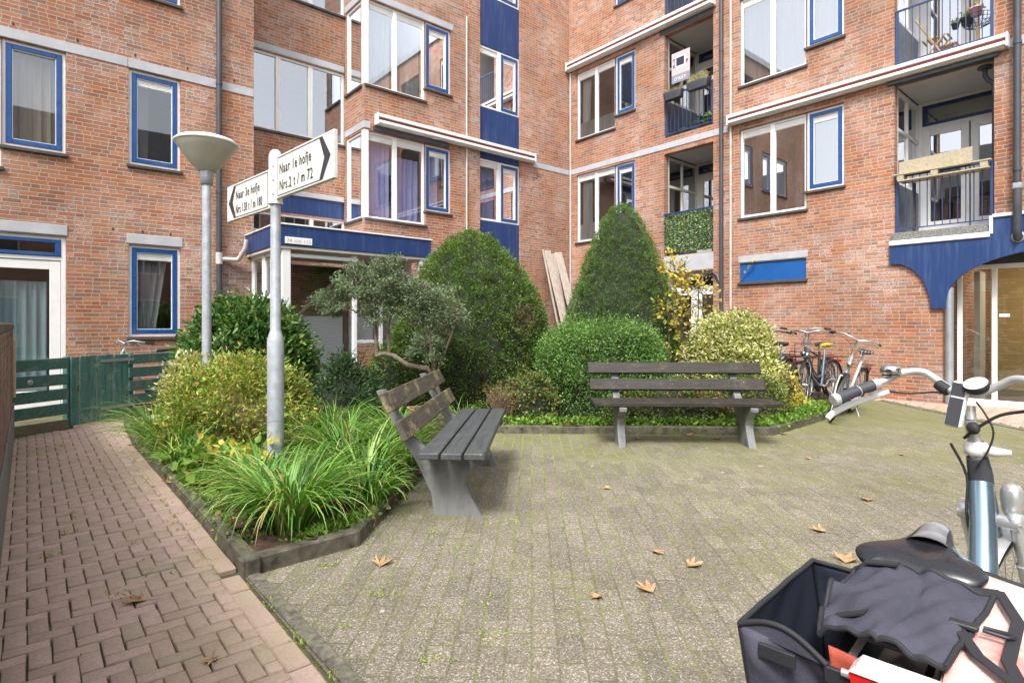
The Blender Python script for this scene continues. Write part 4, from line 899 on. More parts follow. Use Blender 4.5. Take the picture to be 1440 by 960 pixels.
# clipped box mound (wide, irregular block)
def mound(c,rx,ry,h,label,seed,n,L,W,mat,name,cat='shrub',power=2.6,amp=.10,jit=.06,needles=False,low_gap=.0,fold=.25,group=None,stems=5,core=True,corecol='core',droop=0.0):
    rs=np.random.RandomState(seed); e=empty(name,c,0,label,cat,group)
    th=rs.rand(n)*2*np.pi; w=rs.rand(n)**.8                    # superellipsoid shell
    ph=np.arcsin(w*1.0); z=w; r=(1-z**power)**(1/power)
    f=1+amp*lump(th,z*3,seed)
    P=np.stack([np.cos(th)*r*f*rx,np.sin(th)*r*f*ry,z*h*(1+.5*amp*lump(th*1.0,z*2,seed+4))],1)
    N=nrm(np.stack([np.cos(th)*r/rx,np.sin(th)*r/ry,z**1.5/h],1))
    tuft=lump(P[:,0]*6,P[:,1]*6+P[:,2]*7,seed+2); kk=14 if n>4000 else 5; sc_=max(rx,.3)*.045+L*.5
    ci=rs.randint(0,max(1,n//kk),n); P=P[ci]+rs.randn(n,3)*sc_; N=nrm(N[ci]+rs.randn(n,3)*.25); off_=(rs.rand(n)-.62)[ci]; z=z[ci]
    inn=rs.rand(n,1)**2*jit*.8; P=P-N*inn+N*(tuft[ci]*jit*.6+off_*jit*1.5)[:,None]
    if low_gap>0:
        k=np.clip((low_gap-z)/low_gap,0,1); keep=rs.rand(n)>k*.6; P=P[keep];N=N[keep]; P+=N*(rs.randn(len(P),1)*.05*k[keep][:,None])
    P+=np.array(c); D=N*.7+rs.randn(len(P),3)*.65+np.array([[0,0,.25]])
    if core:
        m=MB(); rows=[]
        for zz in np.linspace(0,.985,12):
            t=np.linspace(0,2*np.pi,30,endpoint=False); ff=1+amp*lump(t,zz*3,seed); r_=(1-zz**power)**(1/power)
            rows.append([(c[0]+math.cos(a)*r_*q*rx*.86,c[1]+math.sin(a)*r_*q*ry*.86,c[2]+zz*h*.90) for a,q in zip(t,ff)])
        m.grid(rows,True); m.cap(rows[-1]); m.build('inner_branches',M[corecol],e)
    Ls=L*(.6+rs.rand(len(P),1)*.8); Ws=W*(.7+.6*rs.rand(len(P),1))
    if needles: needle('foliage',P,D,Ls,Ws,mat,e,seed)
    else: leaves('foliage',P,D,Ls,Ws,mat,e,seed,fold,droop=droop)
    tw=MB(); r2=random.Random(seed)
    for i in range(stems*3):
        a=r2.uniform(0,6.28); q=r2.uniform(.3,.98); b=Vector(c)+Vector((math.cos(a)*rx*.25,math.sin(a)*ry*.25,-.02)); t=Vector(c)+Vector((math.cos(a)*rx*q,math.sin(a)*ry*q,h*r2.uniform(.5,.98)))
        mid=(b+t)/2+Vector((r2.uniform(-.08,.08),r2.uniform(-.08,.08),.05)); tw.tube([b,mid,t],[.010,.007,.003],5)
    tw.build('stems',M['bark_dark'],e)
    return e
mound((1.22,7.85,.03),.83,.62,1.27,'rounded clipped box hedge mound behind the left half of the facing bench',21,60000,.028,.017,'box','box_hedge',power=4.6,amp=.13,jit=.11,low_gap=.5)
mound((3.15,8.25,.03),.66,.55,1.36,'yellow variegated rounded bush behind the right end of the facing bench',22,24000,.05,.028,'varieg','variegated_bush',power=2.6,amp=.08,jit=.06,low_gap=.2)
mound((-3.66,7.95,.03),.80,.62,1.50,'large glossy laurel bush behind the lamp post beside the porch',23,19000,.095,.038,'laurel','laurel_bush',power=2.8,amp=.12,jit=.06,low_gap=.2)
mound((-4.1,7.3,.03),.30,.28,.85,'low yellow edged bush at the left foot of the laurel, touching the green fence',24,3500,.07,.03,'varieg','edge_bush',power=2.2,amp=.2,jit=.08)
mound((-2.72,5.75,.03),.68,.58,.86,'yellow green round shrub with reddish tips around the signpost',25,30000,.045,.018,'spirea','spirea_bush',power=2.3,amp=.20,jit=.15,corecol='dead_twig',stems=14,low_gap=.35)
mound((-2.02,7.0,.03),.42,.40,.82,'small dark leafy shrub between the yellow shrub and the porch door',26,4200,.07,.02,'dark_leaf','dark_shrub',power=1.8,amp=.25,jit=.16)
mound((3.84,8.2,.03),.30,.28,.70,'low shrub with bright yellow autumn leaves beside the parked bicycles',27,420,.07,.05,'autumn','autumn_shrub',power=2.0,amp=.2,jit=.14,core=False,stems=12)
mound((.25,7.35,.03),.34,.28,.62,'small mixed shrub left of the box hedge at the kerb',28,5200,.038,.02,'mix_leaf','low_shrub',power=2.2,amp=.2,jit=.1)
mound((2.0,7.22,.03),.75,.26,.50,'low mixed shrub under the backrest of the facing bench',29,9000,.036,.02,'mix_leaf','low_shrub',power=2.2,amp=.18,jit=.1)
mound((3.05,7.45,.03),.55,.32,.60,'low leafy shrub behind the right end of the facing bench, below the variegated bush',30,8000,.036,.02,'mix_leaf','low_shrub',power=2.2,amp=.18,jit=.1)
mound((-.1,8.0,.03),.55,.35,.70,'reddish green straggly shrub at the foot of the bell shaped yew',31,7000,.036,.018,'mix_leaf','low_shrub',power=1.8,amp=.2,jit=.12)
mound((-1.6,8.35,.03),.6,.4,1.0,'dull green bush between the crooked little tree and the porch',32,9000,.045,.018,'yew','back_bush',power=2.0,amp=.2,jit=.1)
mound((2.75,9.9,.03),.5,.4,.95,'fresh green bush behind the variegated bush, at the foot of the yellow leaved tree',34,5200,.07,.03,'cover','green_bush',power=2.0,amp=.2,jit=.1)
# dry twig bush
def twig_bush(c,r,h,label,n,seed,mat='dead_twig',name='dry_shrub',leafn=0,leafmat='mix_leaf'):
    e=empty(name,c,0,label,'shrub'); rr=random.Random(seed); m=MB(); tips=[]
    for i in range(n):
        a=rr.uniform(0,6.28); q=rr.uniform(.1,1)*r; p=[Vector(c)+Vector((rr.uniform(-.05,.05),rr.uniform(-.05,.05),-.02))]
        t=Vector(c)+Vector((math.cos(a)*q,math.sin(a)*q,h*rr.uniform(.5,1)))
        for k in(1,2,3): p.append(p[0].lerp(t,k/3)+Vector([rr.uniform(-.03,.03) for _ in range(3)]))
        m.tube(p,[.006,.005,.004,.002],4); tips.append(p[-1]); tips.append(p[-2])
        for k in range(2):
            s=p[2]; u=s+Vector([rr.uniform(-.1,.1),rr.uniform(-.1,.1),rr.uniform(.02,.14)]); m.tube([s,u],[.003,.0015],3); tips.append(u)
    m.build('twigs',M[mat],e)
    if leafn:
        rs=np.random.RandomState(seed); T=np.array([tuple(tips[i%len(tips)]) for i in range(leafn)])+rs.randn(leafn,3)*.03
        leaves('foliage',T,rs.randn(leafn,3),.03,.018,leafmat,e,seed)
    return e
twig_bush((-.12,7.25,.05),.30,.55,'dry brown twiggy shrub between the angled bench and the box hedge',70,41,leafn=260)
twig_bush((3.35,10.6,.05),.3,.95,'fine brown twigs against the wall under the dark downpipe',60,42,leafn=200,leafmat='autumn')
# yellow leaved young tree
def small_tree(c,stems,label,name,leafn,L,W,mat,bark,seed,crown,cat='tree',spread=.30,twn=60,drop=0.0):
    """stems: list of [(points),(radii)], crown: list of (centre,radii,weight)"""
    e=empty(name,c,0,label,cat); rs=np.random.RandomState(seed); rr=random.Random(seed); m=MB()
    for pts,rad in stems: m.tube(pts,rad,8)
    m.build('trunk',M[bark],e); tw=MB(); P=[];D=[]
    tot=sum(q[2] for q in crown)
    for (cc,rad,wt) in crown:
        k=int(leafn*wt/tot); nt=max(3,int(twn*wt/tot))
        allp=[Vector(p) for pts,_ in stems for p in pts[1:]]
        for i in range(nt):
            d=Vector([rr.gauss(0,1) for _ in range(3)]).normalized(); t=Vector(cc)+Vector((d.x*rad[0],d.y*rad[1],d.z*rad[2]))*rr.uniform(.6,1.0)
            s=min(allp,key=lambda p:(p-Vector(cc)).length+rr.uniform(0,.25)); md=s.lerp(t,.5)+Vector([rr.uniform(-.05,.05) for _ in range(3)])
            tw.tube([s,md,t],[.006,.004,.002],4)
            pts_=[md.lerp(t,q) for q in (.1,.3,.5,.7,.85,1.0)]
            for q in range(k//nt):
                b=pts_[rr.randrange(6)]; P.append(tuple(b+Vector([rr.gauss(0,rad[0]*.13),rr.gauss(0,rad[1]*.13),rr.gauss(0,rad[2]*.13)]))); D.append((d.x+rr.gauss(0,.7),d.y+rr.gauss(0,.7),d.z+rr.gauss(0,.6)+.2-drop))
    tw.build('branches',M['bark_dark'] if bark!='bark' else M['bark'],e)
    leaves('crown',np.array(P),np.array(D),L*(.6+.7*rs.rand(len(P),1)),W*(.7+.6*rs.rand(len(P),1)),mat,e,seed,.2)
    return e
Y0=9.35
def q3(px,py,Y=Y0): return ((px-720)/805*Y,Y,1.3+(456-py)/805*Y)
small_tree((2.72,9.35,.03),[([(2.74,9.35,.0),(2.70,9.3,.6),(2.78,9.35,1.1),(2.72,9.4,1.6),(2.66,9.35,2.1)],[.022,.02,.016,.012,.006]),([(2.80,9.35,.0),(2.95,9.4,.7),(3.02,9.3,1.3),(3.05,9.35,1.9)],[.018,.016,.01,.005]),([(2.70,9.35,.0),(2.55,9.3,.8),(2.58,9.4,1.5)],[.015,.012,.006]),([(2.78,9.4,.0),(2.85,9.45,.9),(2.9,9.4,1.7),(2.85,9.45,2.3)],[.016,.014,.01,.005])],
 'slim young tree with sparse yellow leaves in front of the ivy screened balcony','young_tree',720,.075,.045,'autumn','bark_dark',51,
 [((2.72,9.35,2.2),(.38,.3,.35),1.2),((3.0,9.35,1.8),(.42,.3,.35),1.4),((2.62,9.35,1.6),(.32,.3,.4),1),((2.95,9.35,1.2),(.4,.3,.35),.7),((2.65,9.3,.95),(.25,.25,.3),.4)],twn=110)
# crooked little tree with silver green canopy
Yt=7.0
def t3(px,py,Y=Yt): return ((px-720)/805*Y,Y,1.3+(456-py)/805*Y)
small_tree((-.95,7.15,.03),[([(-.86,7.15,0),(-.90,7.15,.35),(-.98,7.1,.66),t3(600,518),t3(573,513),t3(553,500),t3(540,497),t3(530,500)],[.05,.045,.04,.036,.034,.032,.030,.028]),
 ([t3(530,500),t3(529,480),t3(526,455),t3(520,440),t3(512,425),t3(500,405)],[.026,.024,.022,.018,.014,.008]),([t3(526,455),t3(535,425),t3(545,400)],[.014,.012,.006]),([t3(521,452),t3(505,442),t3(480,425)],[.012,.010,.005]),
 ([t3(548,500),t3(545,470),t3(550,440),t3(560,415)],[.018,.014,.011,.006]),([(-.95,7.1,.6),(-1.0,7.0,1.1),(-1.15,7.0,1.55),(-1.05,7.0,1.8)],[.03,.022,.016,.008]),([(-.95,7.1,.65),(-.75,7.0,1.15),(-.62,7.0,1.5)],[.022,.014,.006])],
 'crooked little tree with bent bare trunk and silvery green canopy behind the angled bench','crooked_tree',27000,.034,.012,'silver','bark',52,
 [(t3(545,400),(.42,.32,.24),2.2),(t3(500,395),(.30,.28,.22),1.3),(t3(460,425),(.26,.24,.17),1.1),(t3(590,415),(.34,.3,.22),1.5),(t3(540,440),(.42,.3,.16),.8),(t3(620,440),(.34,.3,.34),1.5),(t3(600,490),(.26,.25,.26),.8),(t3(520,375),(.25,.22,.14),.6),(t3(555,372),(.28,.22,.14),.7)],twn=260)
# strappy grass clumps
def clump(c,r,h,n,label,seed,mat='blade',w=.019,name='grass_clump',bend=1.0):
    rr=np.random.RandomState(seed); V=[];F=[]; K_=7
    for i in range(n):
        a=rr.rand()*6.283; q=rr.rand()**.6*r*.32; bx=c[0]+math.cos(a)*q; by=c[1]+math.sin(a)*q; a2=a+rr.randn()*.5
        L=h*(.75+.65*rr.rand()); lean=.25+rr.rand()*.85; cu=(1.2+1.5*rr.rand())*bend; ww=w*(.7+.6*rr.rand()); n0=len(V); x,y,z=bx,by,c[2]-.01; el=math.pi/2-lean*.5
        tw=rr.randn()*.25
        for k in range(K_+1):
            t=k/K_; wd=ww*(.55+.9*t if t<.35 else (1-t)**.7*1.25)/2 if t<1 else .0004
            sx,sy=-math.sin(a2+tw*t),math.cos(a2+tw*t)
            V+=[(x-sx*wd,y-sy*wd,z+wd*.25),(x,y,z-wd*.35),(x+sx*wd,y+sy*wd,z+wd*.25)]
            x+=math.cos(a2)*math.cos(el)*L/K_; y+=math.sin(a2)*math.cos(el)*L/K_; z+=math.sin(el)*L/K_; z=max(z,.03+.01*rr.rand()); el-=cu/K_*(.5+t*1.3)
        for k in range(K_):
            b=n0+k*3; F+=[(b,b+1,b+4,b+3),(b+1,b+2,b+5,b+4)]
    o=np_mesh(name,V,F,M[mat],org=c); return tag(o,label,'grass clump','strappy grass clumps in the planter')
clump((-1.36,3.50,.06),.5,.52,380,'big bright green grass clump at the front corner of the kerb, nearest the viewer',61)
clump((-1.15,4.35,.06),.45,.55,230,'grass clump right of the signpost beside the near bench leg',62)
clump((-1.45,4.9,.06),.45,.62,240,'pale streaked grass clump directly behind the signpost',63)
clump((-1.05,5.35,.06),.4,.55,210,'grass clump under the near end of the bench backrest',64)
clump((-1.25,6.05,.06),.4,.55,180,'grass clump behind the far end of the bench backrest',65)
clump((-1.85,5.9,.06),.4,.55,170,'light green grass clump between yellow shrub and bench',66)
clump((-3.12,5.25,.06),.4,.62,190,'arching grass clump overhanging the path kerb, middle of the left side',67,w=.012)
clump((-3.62,5.85,.06),.38,.62,170,'arching grass clump at the far left end of the path kerb',68,w=.012)
clump((-2.72,4.75,.06),.28,.40,90,'small grass clump on the path kerb left of the mulch patch',69,w=.012)
clump((-1.75,3.95,.06),.4,.45,200,'grass clump overhanging the path kerb just left of the front corner clump',72)
clump((-.98,4.85,.06),.35,.5,160,'grass clump at the terrace kerb behind the near bench support',73)
clump((-1.0,3.95,.06),.3,.42,140,'grass clump at the terrace kerb right of the front corner clump',74)
clump((-.62,7.0,.06),.3,.38,80,'thin grass clump by the kerb behind the far bench leg',70,w=.009)
clump((-2.02,4.25,.06),.2,.25,35,'few short grass shoots on the mulch beside the signpost foot',71,w=.010)
# broad leaved low plants and ground cover
def cover(name,regions,n,L,W,mat,seed,z=(.05,.16),kind='stuff',label=None,cat=None,upb=1.0):
    rs=np.random.RandomState(seed); P=[]
    while len(P)<n:
        x0,y0,x1,y1,wd=regions[rs.randint(len(regions))]; t=rs.rand(); x=x0+(x1-x0)*t+rs.randn()*wd; y=y0+(y1-y0)*t+rs.randn()*wd
        if pip(x,y,bed): P.append((x,y,rs.uniform(*z)))
    P=np.array(P); D=rs.randn(n,3)*.8+np.array([[0,0,.5*upb]]); o=leaves(name,P,D,L*(.5+rs.rand(n,1)),W*(.6+.7*rs.rand(n,1)),mat,None,seed,.15,org=tuple(P.mean(0)))
    return tag(o,label,cat,kind=kind)
cover('ground_cover',[(-.2,7.0,3.0,6.85,.07),(3.1,6.95,4.9,8.5,.12),(3.2,7.3,4.5,8.6,.15)],9000,.045,.034,'cover',81,kind='stuff',label='low bright green ground cover along the kerb behind the benches',cat='ground cover')
cover('ground_cover',[(-2.45,4.6,-1.9,4.3,.22),(-2.9,5.0,-2.2,4.6,.15)],900,.075,.06,'cover',82,z=(.06,.28),label='round leaved low plants between the signpost and the path kerb',cat='ground cover')
cover('ground_cover',[(-2.3,4.45,-1.9,4.5,.2),(-3.3,5.5,-2.9,5.1,.2)],190,.06,.045,'autumn',83,z=(.1,.42),label='yellow leaves low in the planter left of the signpost',cat='ground cover')
cover('ground_cover',[(-1.5,3.2,-3.9,6.0,.06),(-1.2,3.3,-.95,3.6,.05),(-.9,3.7,-.78,5.9,.05)],3200,.035,.018,'cover',86,z=(.06,.10),label='small weeds and moss along the inside of the planter kerb',cat='ground cover')
cover('leaf_litter',[(-1.6,3.3,-3.9,6.0,.12),(-.95,3.6,-.9,5.9,.08),(-2.2,4.0,-1.4,4.4,.3),(0,7,4.5,7.6,.2)],1600,.05,.025,'fallen',84,z=(.045,.075),label='dry brown leaf litter on the mulch of the planter',cat='leaf litter',upb=0)
cover('ground_cover',[(-2.3,7.6,-3.4,8.8,.4),(-1.2,9.6,1.0,11.5,.6),(.3,9.2,1.1,9.6,.3),(3.4,9.3,5.0,10.2,.3),(3,10,2.2,12,.5)],7000,.06,.04,'dark_leaf',85,z=(.05,.35),label='dark low undergrowth towards the building',cat='undergrowth')
# weeds and moss tufts in the joints
def weeds():
    rs=np.random.RandomState(5); P=[];
    def add(cx,cy,k,s,z=.004):
        for _ in range(k): P.append((cx+rs.randn()*s,cy+rs.randn()*s*.8,z+rs.rand()*.006))
    for _ in range(170):                                   # along the border strip and kerbs
        t=rs.rand(); segs=[((-1.32,2.9),(-.2,1.55)),((-.86,3.4),(-.78,4.9)),((-.4,6.78),(3.0,6.66)),((-1.5,2.9),(-3.9,5.85)),((-2.5,2.75),(-5.3,6.0)),((3.1,6.66),(5.0,8.4))]
        a,b=segs[rs.randint(6)]; add(a[0]+(b[0]-a[0])*t+rs.randn()*.02,a[1]+(b[1]-a[1])*t,int(rs.rand()*9)+2,.014)
    for _ in range(70): add(rs.uniform(-1.1,.4),rs.uniform(2.4,5.6),int(rs.rand()*7)+1,.012)
    for _ in range(60): add(-1.6-rs.rand()*2.4,2.2+rs.rand()*3.5,int(rs.rand()*7)+1,.012)
    for q in((-.98,3.08),(-.62,2.75),(-.3,3.3),(-.75,3.9),(-.5,3.55),(-.35,4.05),(-1.9,2.75),(-2.0,3.7),(-2.25,3.4),(-2.6,3.2),(-3.0,3.9),(-2.75,3.55),(-4.8,6.1),(-.1,2.4),(-.3,2.2)): add(q[0],q[1],32,.035)
    P=np.array(P); P=P[[not pip(x,y,bed) for x,y,_ in P]]; n=len(P); D=rs.randn(n,3)*.8+np.array([[0,0,.55]])
    o=leaves('joint_weeds',P,D,.010+.016*rs.rand(n,1),.003+.005*rs.rand(n,1),'moss',None,6,.2,org=(0,4,0)); tag(o,'tiny weeds and moss tufts growing in the paving joints','weeds',kind='stuff')
weeds()
# fallen leaves: every one a thing
def fallen(x,y,s,rz,label,seed,curl=.35):
    rr=random.Random(seed); n=5; out=[]; pts=[]
    for i in range(n):
        a=(-1.1+2.2*i/(n-1)); ln=(1-.28*abs(i-2)/2)*s; 
        for da,l in((-.17,.62),(0,1.0),(.17,.62)): 
            if da==0: pts.append((a+rr.uniform(-.06,.06),ln))
            else: pts.append((a+da,ln*l*1.12*rr.uniform(.85,1.1)))
        if i<n-1: pts.append((a+.275,ln*.52))
    m=MB(); ring=[]
    for a,l in pts:
        X=math.sin(a)*l*.55; Y_=math.cos(a)*l*.6; d=l/s; ring.append((X,Y_,.006+abs(X)*curl*rr.uniform(.5,1.3)+ (d**2)*curl*s*.28*rr.uniform(.3,1.2)))
    c=(0,0,.006)
    b=(0,-.10*s,.006)
    for p,q in zip(ring,ring[1:]): m.face([c,p,q])
    m.face([c,ring[-1],b]); m.face([c,b,ring[0]])
    ca,sa=math.cos(rz),math.sin(rz); m.v=[(px*ca-py*sa+x,px*sa+py*ca+y,pz) for px,py,pz in m.v]
    o=empty('fallen_leaf',(x,y,0),0,label,'leaf','fallen leaves on the paving'); m.build('leaf_blade',M['fallen'],o)
    st=MB(); st.tube([(x-sa*-.08*s*0,y,.008),(x+sa*.25*s,y-ca*.25*s,.01),(x+sa*.5*s,y-ca*.5*s,.014)],[.0014,.0012,.001],4); st.build('stalk',M['fallen'],o)
FG=lambda px,py:((px-720)/805*(1046.5/(py-456)),1046.5/(py-456))
for i,(px,py,s,lb) in enumerate([(535,796,.15,'large tan leaf on the terrace right of the front kerb corner'),(200,846,.14,'curled brown leaf alone on the red path, left of the kerb corner'),(298,927,.08,'small dry leaf low on the red path near the picture bottom'),
 (970,797,.13,'pale flat leaf right of the terrace centre'),(915,833,.13,'spiky tan leaf just below the pale flat leaf'),(843,839,.09,'thin narrow leaf left of the spiky tan leaf'),(920,776,.09,'small star shaped leaf above the spiky tan leaf'),
 (1190,791,.17,'big orange tan leaf left of the black bicycle saddle'),(1158,748,.13,'brown leaf in mid terrace, above the leaf near the saddle'),(1218,702,.12,'lone brown leaf on the terrace below the bicycle handlebar'),
 (850,687,.08,'small orange leaf on the terrace in front of the facing bench'),(968,613,.13,'tan leaf under the middle of the facing bench seat'),(1012,617,.13,'flat tan leaf near the right leg of the facing bench'),(1100,610,.13,'orange leaf right of the facing bench at the kerb'),
 (1113,601,.11,'upright dry leaf on the kerb behind the facing bench end'),(1138,646,.08,'small brown leaf right of the facing bench foot'),(1123,590,.12,'pale leaf on the ground cover near the parked bicycles'),(893,617,.10,'orange leaf beside the left leg of the facing bench'),
 (556,702,.12,'crumpled brown leaf against the kerb left of the angled bench foot'),(533,723,.12,'yellowish folded leaf at the kerb corner nearest the angled bench'),(345,826,.06,'tiny reddish leaf at the tip of the kerb corner'),(1265,640,.07,'tiny brown leaf far right on the terrace below the hand grip')]):
    x,y=FG(px,py); fallen(x,y,s*1.25,i*1.7,lb,100+i)
# ------------------------------------------------------------------ benches
def bench(name,label,loc,rz,wood_back,wood_seat,grp):
    """local: length along X, sitter faces -Y"""
    e=empty(name,loc,rz,label,'bench',grp)
    L=.985
    prof=[(-.03,0),(-.01,.15),(.09,.36),(.215,.56),(.33,.76),(.372,.842),(.325,.85),(.25,.72),(.13,.53),(.045,.455),(.035,.435),(-.38,.435),(-.405,.415),(-.40,.385),(-.33,.35),(-.265,.29),(-.245,.22),(-.28,.13),(-.355,0)]
    for k,x in enumerate((-.68,.68)):
        m=MB(); m.prism(prof,(x-.038,0,0),(0,1,0),(0,0,1),(1,0,0),.076); 
        ob=m.build('concrete_support',M['conc_bench'],None); ob.parent=e
        bv=ob.modifiers.new('b','BEVEL'); bv.width=.014; bv.segments=2; bv.limit_method='ANGLE'
    rr=random.Random(int(abs(loc[0])*100))
    for i in range(3):
        y=-.335+i*.147; m=MB(); m.box((0,y,.458+rr.uniform(-.002,.002)),(L+rr.uniform(-.006,.006),.066,.021),None,0,.006)
        o=m.build('seat_plank',wood_seat); o.parent=e
    for i,(y,z) in enumerate(((.170,.615),(.268,.795))):
        d=Vector((0,.46,.885)).normalized(); n=Vector((0,-d.z,d.y)); m=MB(); m.box((rr.uniform(-.008,.008),y-.035,z),(L,.068,.02),((1,0,0),d,n),0,.006)
        for x in(-.68,.68):
            for q in(-.03,.03): m.lathe([(0,.0235),(.009,.0235),(.009,.019)],Vector((x,y-.035,z))+d*q,8,1,((1,0,0),d,n))
        o=m.build('back_plank',[wood_back,M['pipe']]); o.parent=e
    return e
BW=wood_mat('facing_bench_back_timber',(.022,.019,.015),(.046,.039,.031),(.20,.19,.14),axis='X',rough=.6,ms=.15)
BL=wood_mat('lichen_bench_back_timber',(.065,.056,.042),(.125,.108,.080),(.33,.29,.13),axis='X',rough=.8,ms=.9)
BS=wood_mat('grey_bench_seat_timber',(.055,.060,.066),(.10,.105,.11),(.18,.18,.13),axis='X',rough=.45,ms=.3)
bench('park_bench','dark brown park bench on concrete legs facing the viewer, in front of the box hedge',(1.86,6.38,0),R(-2.0),BW,BW,'benches around the terrace')
bench('park_bench','grey seated park bench with lichen spotted backrest, seen end on beside the grass clumps',(-.52,4.62,0),R(90-3.2),BL,BS,'benches around the terrace')
def cyl(m,a,b,r,n=10,mt=0): m.tube([a,b],r,n,mt)
# pink cord hanging on the far support of the angled bench
cd=MB(); cd.tube([(-.98,5.34,.53),(-.90,5.25,.51),(-.80,5.22,.50),(-.74,5.26,.53),(-.78,5.33,.55),(-.88,5.36,.53),(-.98,5.34,.53)],.006,6)
M['pink']=plain('pink_cord',(.55,.22,.20),.8); tag(cd.build('cord',M['pink'],org=(-.86,5.3,.53)),'pink cord tied round the far support of the angled bench','cord')
# ------------------------------------------------------------------ signpost
sp=empty('signpost',(-1.90,4.6,0),0,'grey signpost with a round capped sleeve carrying two arrow shaped name boards','signpost')
m=MB(); m.lathe([(.064,-.05),(.064,1.16),(.060,1.19),(.048,1.23),(.040,1.26),(.0385,2.28),(.0385,2.3)],(-1.90,4.6,0),20); m.build('pole',M['galv'],sp)
m=MB(); m.lathe([(.052,2.27),(.052,2.62),(.050,2.655),(.038,2.685),(.018,2.70),(0,2.703)],(-1.90,4.6,0),20); m.lathe([(.056,2.262),(.056,2.285)],(-1.90,4.6,0),20)
for z in(2.34,2.45,2.56): m.lathe([(0,.008),(.007,.008),(.007,0)],(-1.90+.0,4.6-.052,z),8,0,((1,0,0),(0,0,1),(0,-1,0)))
m.build('cap_sleeve',M['sign_white'],sp)
def arrow_sign(p,q,z0,z1,label,lines,flip):
    """board from pole point p to tip q"""
    p=Vector((*p,0)); q=Vector((*q,0)); d=(q-p); L=d.length; d.normalize(); ex=-d if flip else d; n=ex.cross(UP)
    if n.y>0: n=-n
    e=empty('arrow_board',tuple((p+q)/2+UP*z0),0,label,'sign','arrow boards on the signpost')
    b=MB(); b.box((p+q)/2+UP*(z0+z1)/2,(L/2,.016,(z1-z0)/2),(d,n,UP),0,.004); b.build('board',M['sign_white'],e)
    g=MB(); H=z1-z0; o=p+UP*z0+n*.0175
    x0=.035; x1=L-.16; xt=L-.04; t=.007
    outer=[(x0,t*2.2),(x1,t*2.2),(xt,H/2),(x1,H-t*2.2),(x0,H-t*2.2)]
    inner=[(x0+t,t*3.2),(x1-.045,t*3.2),(x1+.028,H/2),(x1-.045,H-t*3.2),(x0+t,H-t*3.2)]
    for i in range(5):
        j=(i+1)%5; g.face([o+d*outer[i][0]+UP*outer[i][1],o+d*outer[j][0]+UP*outer[j][1],o+d*inner[j][0]+UP*inner[j][1],o+d*inner[i][0]+UP*inner[i][1]])
    g.build('printed_border',M['sign_black'],e)
    start=(p+d*(x0+.035)) if not flip else (q-d*.20*0+(-d)*(-.0))
    if flip: start=q-d*.205
    for k,(tx,sz,dz,xs) in enumerate(lines):
        text(tx,sz,start+UP*(z0+dz)+n*.0185,ex,UP,M['sign_black'],'lettering',e,th=.0006,xs=xs)
    return e
arrow_sign((-1.865,4.56),(-1.20,3.90),2.295,2.63,'longer arrow board pointing right, lettered for the first courtyard',[('Naar 1e hofje',.112,.185,.74),('Nrs.2 t / m 72',.112,.055,.74)],False)
arrow_sign((-1.945,4.635),(-2.60,5.26),2.235,2.555,'arrow board pointing left, lettered for the third courtyard',[('Naar 3e hofje',.108,.175,.72),('Nrs 138 t / m 180',.108,.05,.60)],True)
# ------------------------------------------------------------------ street lamp
lx,ly=-3.52,6.6
lp=empty('street_lamp',(lx,ly,0),0,'grey garden lamp post with a white conical hat above the laurel','street lamp')
m=MB(); m.lathe([(.052,-.05),(.050,1.5),(.048,2.92),(.048,2.95)],(lx,ly,0),18); m.build('pole',M['galv'],lp)
m=MB(); m.lathe([(.050,2.90),(.064,2.91),(.070,3.0),(.078,3.04),(.078,3.07)],(lx,ly,0),18); m.build('collar',M['zinc'],lp)
M['lamp_cone']=plain('dull_cream_lamp_cone',(.58,.57,.50),.35,var=.1,scale=3,grime=((.40,.39,.30),.35)); 
m=MB(); m.lathe([(.085,3.06),(.13,3.10),(.19,3.17),(.28,3.30),(.32,3.355),(.325,3.375)],(lx,ly,0),40); m.build('cone_shade',M['lamp_cone'],lp)
m=MB(); m.lathe([(.318,3.365),(.335,3.37),(.337,3.39),(.30,3.42),(.20,3.455),(.1,3.47),(0,3.475)],(lx,ly,0),40); m.build('hat',M['white_alu'],lp)
# ------------------------------------------------------------------ green fence along the left garden
FD=Vector((.26,.966,0)).normalized(); FP=Vector((-5.72,6.36,0)); FPl=Pl(FP,FD,Vector((FD.y,-FD.x,0)))
fe=empty('garden_fence',FP,0,'green stained timber garden fence of horizontal boards, left of the laurel','fence')
rr=random.Random(9)
def hb(m,a,b,z,h=.135):
    t=rr.uniform(-.01,.01); d=(FPl.P(b,z+t,.0)-FPl.P(a,z,.0)); L=d.length; d.normalize(); m.box((FPl.P(a,z,0)+FPl.P(b,z+t,0))/2,(L/2,h/2,.014),(d,UP,FPl.n),0,.004)
for a,b in((0,.78),(1.62,3.1)):
    for i in range(4):
        m=MB(); hb(m,a,b,.26+i*.185); m.build('board',M['fence_green'],fe)
    m=MB(); hb(m,a,b,.07,.13); m.build('gravel_board',M['fence_low'],fe)
for a in(.02,.78,1.62,2.5,3.08):
    m=MB(); FPl.box(m,a,a+.08,0,.90,-.09,-.016,0,.005); m.build('post',M['fence_green_v'],fe)
ga=empty('garden_gate',FPl.P(.80,0,0),0,'green stained timber gate of upright boards with two pale strap hinges','gate')
m=MB()
n=7
for i in range(n):
    a=.80+i*.114; m.box(FPl.P(a+.055,.47+rr.uniform(-.006,.006),.012+ (i%2)*.008),(.053,.43,.011),(FPl.e,UP,FPl.n),0,.004)
m.build('gate_panel',M['fence_green_v'],ga)
for z in(.82,.20):
    m=MB(); FPl.box(m,1.18,1.66,z-.02,z+.02,.034,.040); m.build('strap_hinge',M['zinc'],ga)
m=MB(); FPl.box(m,.875,.885,.47,.53,.03,.045); m.build('latch',M['steel'],ga)
